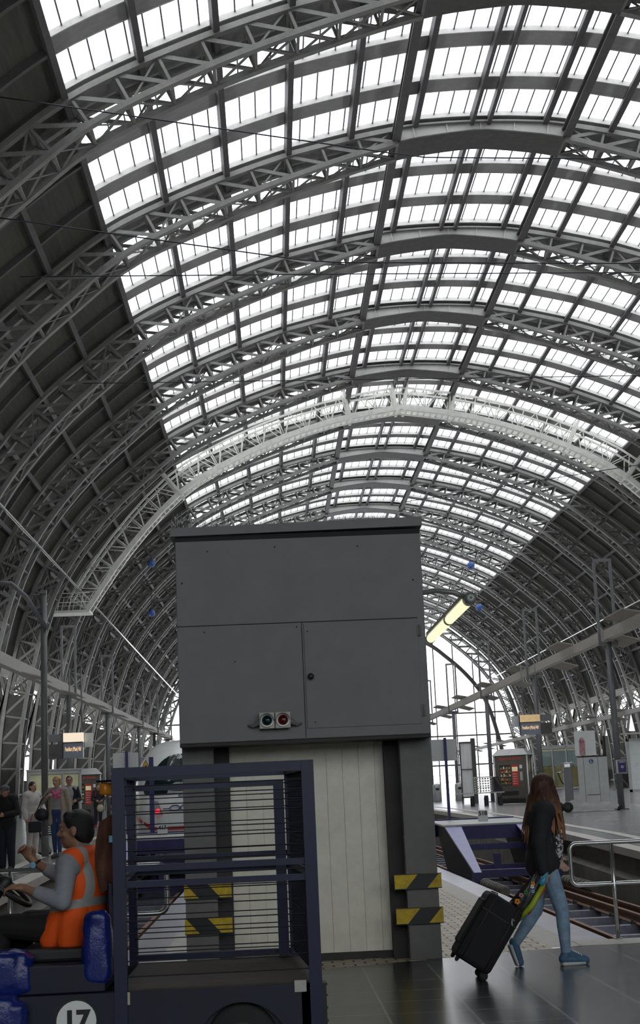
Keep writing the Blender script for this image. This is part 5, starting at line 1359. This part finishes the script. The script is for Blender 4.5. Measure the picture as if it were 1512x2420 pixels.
for i in range(70):
    a = rn.uniform(-2.5, 2.5); ca, sa = -math.cos(a), math.sin(a)
    L = rn.uniform(.36, .50); out = rn.uniform(1.0, 1.45)
    p0 = V(q(ca * .05 - .01, sa * .05, .085)); p1 = V(q(ca * .10 - .01, sa * .092, .01)); p2 = V(q(ca * .10 * out - .02, sa * .115 * out, -.13)); p3 = V(q(ca * .13 * out - .05, sa * .16 * out, -L))
    pts = []
    for t in range(9):
        t /= 8; c0 = p0.lerp(p1, t); c1 = p1.lerp(p2, t); c2 = p2.lerp(p3, t); d0 = c0.lerp(c1, t); d1 = c1.lerp(c2, t); pts.append(d0.lerp(d1, t) + V((rn.uniform(-.006, .006), rn.uniform(-.006, .006), 0)))
    b.tube(pts, [.010, .017, .018, .018, .017, .015, .013, .010, .004], 7)
b.build('hair', 'hairred', wom, world=False, remesh=.0065, smooth_it=1)
b = MB(); b.ell((.11, -.10, 1.05), (.055, .06, .17), 16, 12); b.ell((.125, -.05, .98), (.05, .07, .13), 16, 12); b.build('printed_shirt', 'print', wom, world=False, remesh=.008)
for s, a, t in (('R', J['Ran'], J['Rto']), ('L', J['Lan'], J['Lto'])):
    b = MB()
    if s == 'R':
        b.cap(a + V((-.035, 0, -.085)), t + V((-.01, .0, -.02)), .02, .016); b.cap(a + V((-.035, .025, -.085)), t + V((-.02, .02, -.02)), .018, .015); b.cap(a + V((-.035, -.025, -.085)), t + V((-.02, -.02, -.02)), .018, .015)
    else:
        d = (t - a).normalized(); n_ = V((-.95, 0, -.25)); b.cap(a + n_ * .045, t + n_ * .03 + V((0, 0, -.01)), .018, .014); b.cap(a + n_ * .045 + V((0, .022, 0)), t + n_ * .03 + V((0, .02, -.01)), .016, .013); b.cap(a + n_ * .045 + V((0, -.022, 0)), t + n_ * .03 + V((0, -.02, -.01)), .016, .013)
    b.build('sole', 'sole', wom, world=False, remesh=.006, smooth_it=2)
b = MB(); a = J['Ran']; t = J['Rto']
for i in range(4):
    p = a.lerp(t, .35 + i * .13) + V((0, 0, .045 - i * .004)); b.tube([p + V((0, -.028, -.004)), p + V((0, 0, .006)), p + V((0, .028, -.004))], .005, 6)
b.build('laces', 'white', wom, world=False)
# suitcase
su = thing('suitcase', 'large black fabric suitcase on wheels, tilted and pulled by the walking person', 'suitcase', (1.74, 12.46, 0))
lean = .60; A = V((math.sin(lean), 0, math.cos(lean))); Bv = V((-math.cos(lean), 0, math.sin(lean)))   # A up along the case, B towards its back
o0 = V((1.70, 12.46, .015))
def sp_(a, d, y): return o0 + A * a + Bv * d + V((0, y, 0))
b = MB(); b.hexa([sp_(0.02, -.0, -.19), sp_(.02, -.0, .19), sp_(.02, .33, .19), sp_(.02, .33, -.19), sp_(.62, -.0, -.19), sp_(.62, -.0, .19), sp_(.62, .33, .19), sp_(.62, .33, -.19)])
sb = b.build('shell', 'case', su, bevel=.04)
b = MB(); b.hexa([sp_(.12, .31, -.15), sp_(.12, .31, .15), sp_(.12, .348, .15), sp_(.12, .348, -.15), sp_(.54, .31, -.15), sp_(.54, .31, .15), sp_(.54, .343, .15), sp_(.54, .343, -.15)]); b.build('front_pocket', 'case', su, bevel=.018)
for d in (.06, .27):
    b = MB(); pts = [sp_(.03, d, -.193), sp_(.3, d, -.196), sp_(.6, d, -.193), sp_(.63, d, -.15), sp_(.63, d, .15), sp_(.6, d, .193)]; b.tube(pts, .006, 6); b.build('piping', 'purpletrim', su)
b = MB(); b.beam(sp_(.47, .0, -.197), sp_(.47, .33, -.197), .002, .004); b.build('zip_line', 'darksteel', su)
b = MB(); p = sp_(.52, .07, -.197); b.tube([p, p + V((-.01, -.012, -.03)), p + V((-.005, -.012, -.055))], .007, 8); b.tube([p + V((0, -.01, 0)), p + V((.015, -.012, -.02))], .005, 6); b.build('zip_pull', 'dullsteel', su)
for y in (-.14, .14):
    b = MB(); b.lathe([(.015, -.016), (.034, -.012), (.036, 0), (.034, .012), (.015, .016)], sp_(.03, .05, y) + V((0.0, 0, -.035)), 16, (0, 1, 0)); b.build('wheel', 'rubber', su)
    b = MB(); b.cap(sp_(.05, .29, y), sp_(.0, .29, y), .022, .016); b.build('foot', 'rubber', su)
b = MB()
for y in (-.09, .09): b.tube([sp_(.6, .03, y), sp_(.86, .03, y)], .008, 8)
b.tube([sp_(.86, .03, -.1), sp_(.875, .03, 0), sp_(.86, .03, .1)], .014, 10); b.build('pull_handle', 'dullsteel', su)
# patterned bag lying on the case along the handle
bg = thing('carrier_bag', 'dark flowered plastic bag with green edge lying on the suitcase handle', 'bag', (2.12, 12.5, .6))
def bp(a, d, y): return sp_(a, d, y)
b = MB(); n_ = 12
for i in range(n_ + 1):
    for j in range(n_ + 1):
        u = i / n_; v = j / n_; th = .05 * (math.sin(PI * u) * math.sin(PI * v)) ** .6
        b.v.append(tuple(bp(.60 + .36 * v - .05 * u, .01 + .16 * (1 - u) * (1 - .45 * v) - .02, -.12 - th + .012 * math.sin(u * 9 + v * 6))))
m_ = len(b.v)
for i in range(n_ + 1):
    for j in range(n_ + 1):
        u = i / n_; v = j / n_; th = .05 * (math.sin(PI * u) * math.sin(PI * v)) ** .6
        b.v.append(tuple(bp(.60 + .36 * v - .05 * u, .01 + .16 * (1 - u) * (1 - .45 * v) - .02, -.105 + th)))
for i in range(n_):
    for j in range(n_):
        a = i * (n_ + 1) + j; c = a + n_ + 1; b.face([a, c, c + 1, a + 1], True); b.face([m_ + a, m_ + a + 1, m_ + c + 1, m_ + c], True)
M['bagfilm'] = mat('dark_bag_film', (.03, .028, .03), .25, var=.5, scale=14, bump=.4)
b.build('bag_body', 'bagfilm', bg)
for (a, d, y, rr_, m) in ((.66, .10, -.175, .022, 'orange'), (.72, .10, -.18, .018, 'pinkfig'), (.76, .075, -.178, .018, 'green2'), (.83, .055, -.172, .016, 'white'), (.85, .06, -.172, .018, 'orange'), (.80, .03, -.17, .014, 'ltblue')):
    b = MB(); c = bp(a, d, y)
    for t in range(5): b.ell(c + (A * math.cos(t * 1.256) + Bv * math.sin(t * 1.256)) * rr_ * .7, (rr_ * .5, .004, rr_ * .5), 8, 6)
    b.build('printed_flower', m, bg)
M['lime'] = mat('lime_green_edge', (.34, .42, .03), .4, var=.3, scale=18)
b = MB(); b.tube([bp(.53, .01, -.14), bp(.70, -.02, -.165), bp(.90, -.02, -.15)], [.014, .026, .02], 8); b.build('green_edge', 'lime', bg)
b = MB(); b.tube([bp(.62, -.03, -.15), bp(.88, -.045, -.14)], .012, 8); b.build('orange_edge', 'redpanel', bg)
M['cyan'] = mat('cyan_tip', (.05, .33, .52), .4)
b = MB(); b.tube([bp(.88, .0, -.15), bp(.93, .0, -.15), bp(1.0, -.005, -.14)], [.03, .026, .004], 8); b.build('blue_tip', 'cyan', bg)

# --- people on the left platform
def on(x, y): return (x, y, P(y))
bl, J, q = person('blonde person in an open beige coat and pink scarf walking towards the camera', on(-4.80, 32.8), -PI / 2 - .12, 1.78,
    dict(Rel=(-.03, -.36, 1.22), Rwr=(.13, -.20, 1.33), Lel=(-.03, .26, 1.16), Lwr=(.0, .29, .93), Lkn=(.08, .07, .53), Rkn=(.02, -.07, .53), Lan=(.05, .06, .09), Ran=(-.02, -.06, .09), Lto=(.19, .07, .03), Rto=(.13, -.08, .03)),
    'skinpale', dict(lower='jeansdark', legpad=.002, shirt='greyshirt', jacket='beige', open=True, hem=.22, sleeve=.9, shoe='sneaker', hair='hairblond', brow='hairblond',
                     hairextra=[((-.09, 0, .03), (-.12, 0, .0), .05, .04), ((0, .075, .05), (.0, .08, -.06), .03, .015), ((0, -.075, .05), (0, -.08, -.04), .03, .015)]), face=(1, -.3, 0), vox=.011)
b = MB(); b.tube([(.06, .1, 1.47), (.1, .06, 1.42), (.12, 0, 1.36), (.1, -.06, 1.42), (.06, -.1, 1.47), (-.05, -.1, 1.5), (-.08, 0, 1.5), (-.05, .1, 1.5)], .045, 10, closed=True); b.ell((.12, .02, 1.34), (.04, .09, .07), 12, 8); b.build('scarf', 'scarf', bl, world=False, remesh=.011)
hb = thing('handbag', 'black shoulder bag at the side of the blonde person', 'bag', (-5.12, 32.72, 1.4)); b = MB(); b.ell((-5.14, 32.74, 1.40), (.16, .1, .14), 20, 14); b.build('bag_body', 'bagblack', hb)
b = MB(); b.tube([(-5.24, 32.74, 1.5), (-5.13, 32.7, 1.72), (-5.0, 32.72, 1.86), (-5.02, 32.74, 1.5)], .012, 6); b.build('strap', 'bagblack', hb)
cm, J, q = person('person in black jacket and grey cap looking down at the left edge', on(-5.28, 29.3), -PI / 2 - .35, 1.68,
    dict(head=(.08, 0, 1.535), Lel=(.05, .27, 1.12), Lwr=(.25, .1, 1.08), Rel=(.05, -.27, 1.12), Rwr=(.26, -.1, 1.05)), 'skinred', dict(lower='navytrouser', legpad=.03, jacket='blackcoat', pad=.045, hem=.06, shoe='black', hair='hairdark'), face=(1, .1, -.25), vox=.012)
b = MB(); b.ell(q(-.005, 0, .062), (.112, .094, .07), 20, 12); b.cap(q(.08, -.045, .055), q(.15, -.03, .04), .014, .01); b.cap(q(.08, .045, .055), q(.15, .03, .04), .014, .01); b.cap(q(.08, 0, .058), q(.165, 0, .042), .014, .01); b.build('cap', 'capgrey', cm, world=False, remesh=.008)
person('person in a dark coat cut off by the left edge of the photo', on(-5.78, 29.8), -PI / 2 + .5, 1.70, {}, 'skinred', dict(lower='trouser', jacket='blackcoat', pad=.05, hem=.15, shoe='black', hair='hairdark'), vox=.014)
wj, J, q = person('person in a cream jacket standing behind the one in the grey cap', on(-5.42, 33.2), -PI / 2 + .9, 1.68, dict(Lel=(.05, .26, 1.12), Lwr=(.2, .2, 1.0)), 'skinpale', dict(lower='cream', jacket='cream', pad=.045, hem=.08, shoe='white', hair='hairdark'), vox=.013)
hb2 = thing('handbag', 'boxy black handbag carried by the person in the cream jacket', 'bag', (-5.33, 32.7, 1.15)); b = MB(); b.box(-5.42, -5.13, 32.62, 32.78, 1.02, 1.26); b.build('bag_body', 'bagblack', hb2, bevel=.03)
b = MB(); b.tube([(-5.38, 32.7, 1.25), (-5.34, 32.72, 1.42), (-5.24, 32.72, 1.42), (-5.18, 32.7, 1.25)], .01, 6); b.build('strap', 'redpanel', hb2)
ts = thing('trolley_case', 'grey and plum trolley case standing behind the raised hand of the driver', 'suitcase', (-5.55, 34.5, P(34.5)))
zz = P(34.5); b = MB(); b.hexa([(-5.5, 34.3, zz + .06), (-5.25, 34.3, zz + .06), (-5.25, 34.7, zz + .06), (-5.5, 34.7, zz + .06), (-5.78, 34.3, zz + .62), (-5.53, 34.3, zz + .66), (-5.53, 34.7, zz + .66), (-5.78, 34.7, zz + .62)]); b.build('shell', 'dullsteel', ts, bevel=.04)
b = MB(); b.hexa([(-5.25, 34.28, zz + .05), (-5.2, 34.28, zz + .05), (-5.2, 34.72, zz + .05), (-5.25, 34.72, zz + .05), (-5.53, 34.28, zz + .66), (-5.48, 34.28, zz + .66), (-5.48, 34.72, zz + .66), (-5.53, 34.72, zz + .66)]); b.build('zip_band', 'purpletrim', ts, bevel=.012)
for x, y in ((-5.45, 34.35), (-5.45, 34.65), (-5.26, 34.35), (-5.26, 34.65)):
    b = MB(); b.lathe([(.015, -.015), (.035, -.012), (.035, .012), (.015, .015)], (x, y, zz + .035), 12, (0, 1, 0)); b.build('wheel', 'rubber', ts)
gm, J, q = person('person with glasses in dark clothes walking behind the blonde person', on(-5.28, 38.2), -PI / 2 + .1, 1.80, dict(Lel=(.0, .26, 1.2), Lwr=(.22, .18, 1.16)), 'skinred', dict(lower='trouser', shirt='greyshirt', jacket='blackcoat', open=True, hem=.1, shoe='black', hair='hairdark'), vox=.013)
b = MB()
for y in (-.033, .033): b.tube([q(.1, y + .022 * math.cos(t * PI / 6), .012 + .017 * math.sin(t * PI / 6)) for t in range(12)], .003, 5, closed=True)
b.tube([q(.1, -.055, .014), q(.0, -.08, .014)], .003, 5); b.tube([q(.1, .055, .014), q(.0, .08, .014)], .003, 5); b.tube([q(.102, -.011, .014), q(.102, .011, .014)], .003, 5); b.build('glasses', 'black', gm, world=False)
rw_, J, q = person('person with a raspberry backpack beside the left vending machine', on(-6.72, 56.5), -PI / 2 + .35, 1.62, dict(Lel=(.03, .24, 1.05), Lwr=(.2, .12, 1.0), Rel=(.03, -.24, 1.05), Rwr=(.2, -.12, 1.0)), 'skinpale', dict(lower='navytrouser', jacket='darkjacket', hem=.1, shoe='red', hair='hairdark', hairextra=[((-.06, .03, 0), (-.08, .05, -.2), .06, .04), ((-.06, -.03, 0), (-.08, -.05, -.2), .06, .04)]), vox=.014)
b = MB(); b.ell((-.2, 0, 1.22), (.12, .17, .24), 16, 12); bpk = b.build('backpack', 'redbag', rw_, world=False, remesh=.014)
b = MB(); b.tube([(-.1, .11, 1.42), (.04, .12, 1.4), (.1, .12, 1.2), (-.05, .13, 1.05)], .02, 8); b.tube([(-.1, -.11, 1.42), (.04, -.12, 1.4), (.1, -.12, 1.2), (-.05, -.13, 1.05)], .02, 8); b.build('backpack_strap', 'red', rw_, world=False)
hb3 = thing('handbag', 'small tan handbag held by the person with the raspberry backpack', 'bag', (-6.6, 56.2, 1.5)); b = MB(); b.ell((-6.6, 56.2, P(56) + .72), (.13, .07, .14), 16, 12); b.build('bag_body', 'tan', hb3); b = MB(); b.tube([(-6.68, 56.2, P(56) + .8), (-6.6, 56.2, P(56) + 1.0), (-6.52, 56.2, P(56) + .8)], .012, 6); b.build('strap', 'tan', hb3)
person('person in dark clothes half hidden by the orange beacon of the cart', on(-6.15, 57.5), -PI / 2 - .9, 1.6, dict(Lel=(.05, .24, 1.05), Lwr=(.25, .1, 1.1)), 'skinpale', dict(lower='red', jacket='blackcoat', hem=.1, shoe='black', hair='hairdark'), vox=.015)
person('person in a dark coat beside the train, seen through the cage', on(-5.25, 54.0), PI / 2 - .2, 1.74, {}, 'skinpale', dict(lower='navytrouser', jacket='darkjacket', hem=.08, shoe='white', hair='hairdark'), vox=.015)
person('person in a plum top next to the train, seen through the cage', on(-4.86, 54.6), -PI / 2 - .2, 1.70, dict(Lel=(.05, .24, 1.05), Lwr=(.2, .15, 1.0)), 'skinred', dict(lower='trouser', jacket='plum', hem=.05, shoe='black', hair='hairdark'), vox=.015)
# ------------------------------------------------------------------ world, camera, colour management
w = bpy.data.worlds.new('overcast'); bpy.context.scene.world = w; w.use_nodes = True
nt = w.node_tree; bg_ = nt.nodes['Background']
bg_.inputs['Color'].default_value = (0.95, 0.97, 1.0, 1); bg_.inputs['Strength'].default_value = 3.2
cd = bpy.data.cameras.new('camera'); cam = bpy.data.objects.new('camera', cd); C.objects.link(cam)
F_, CX_, CY_ = 3400.0, 756.0, 1210.0
a_, b_, T_ = 646 - CX_, 1885 - CY_, 0.044
Yv = V((a_, b_, F_)).normalized(); Uv = V((-T_, -1, (b_ + T_ * a_) / F_)).normalized(); Xv = Yv.cross(Uv)
if Xv.x < 0: Xv = -Xv
# rows Xv, Yv, Uv are the world axes in camera space (x right, y down, z forward)
cr = V((Xv.x, Yv.x, Uv.x)); cdn = V((Xv.y, Yv.y, Uv.y)); cf_ = V((Xv.z, Yv.z, Uv.z))
R4 = Matrix((cr, -cdn, -cf_)).transposed().to_4x4()
cam.matrix_world = Matrix.Translation((0, 0, 1.55)) @ R4
cd.sensor_fit = 'VERTICAL'; cd.sensor_height = 36; cd.lens = F_ / 2420 * 36; cd.clip_end = 2000; cd.clip_start = 0.1
sc = bpy.context.scene; sc.camera = cam
sc.view_settings.view_transform = 'Standard'; sc.view_settings.look = 'None'; sc.view_settings.gamma = 1; sc.view_settings.use_curve_mapping = False
sc.view_settings.exposure = 0.0
sc.cycles.max_bounces = 10; sc.cycles.transparent_max_bounces = 16; sc.cycles.diffuse_bounces = 6
sc.cycles.use_denoising = True
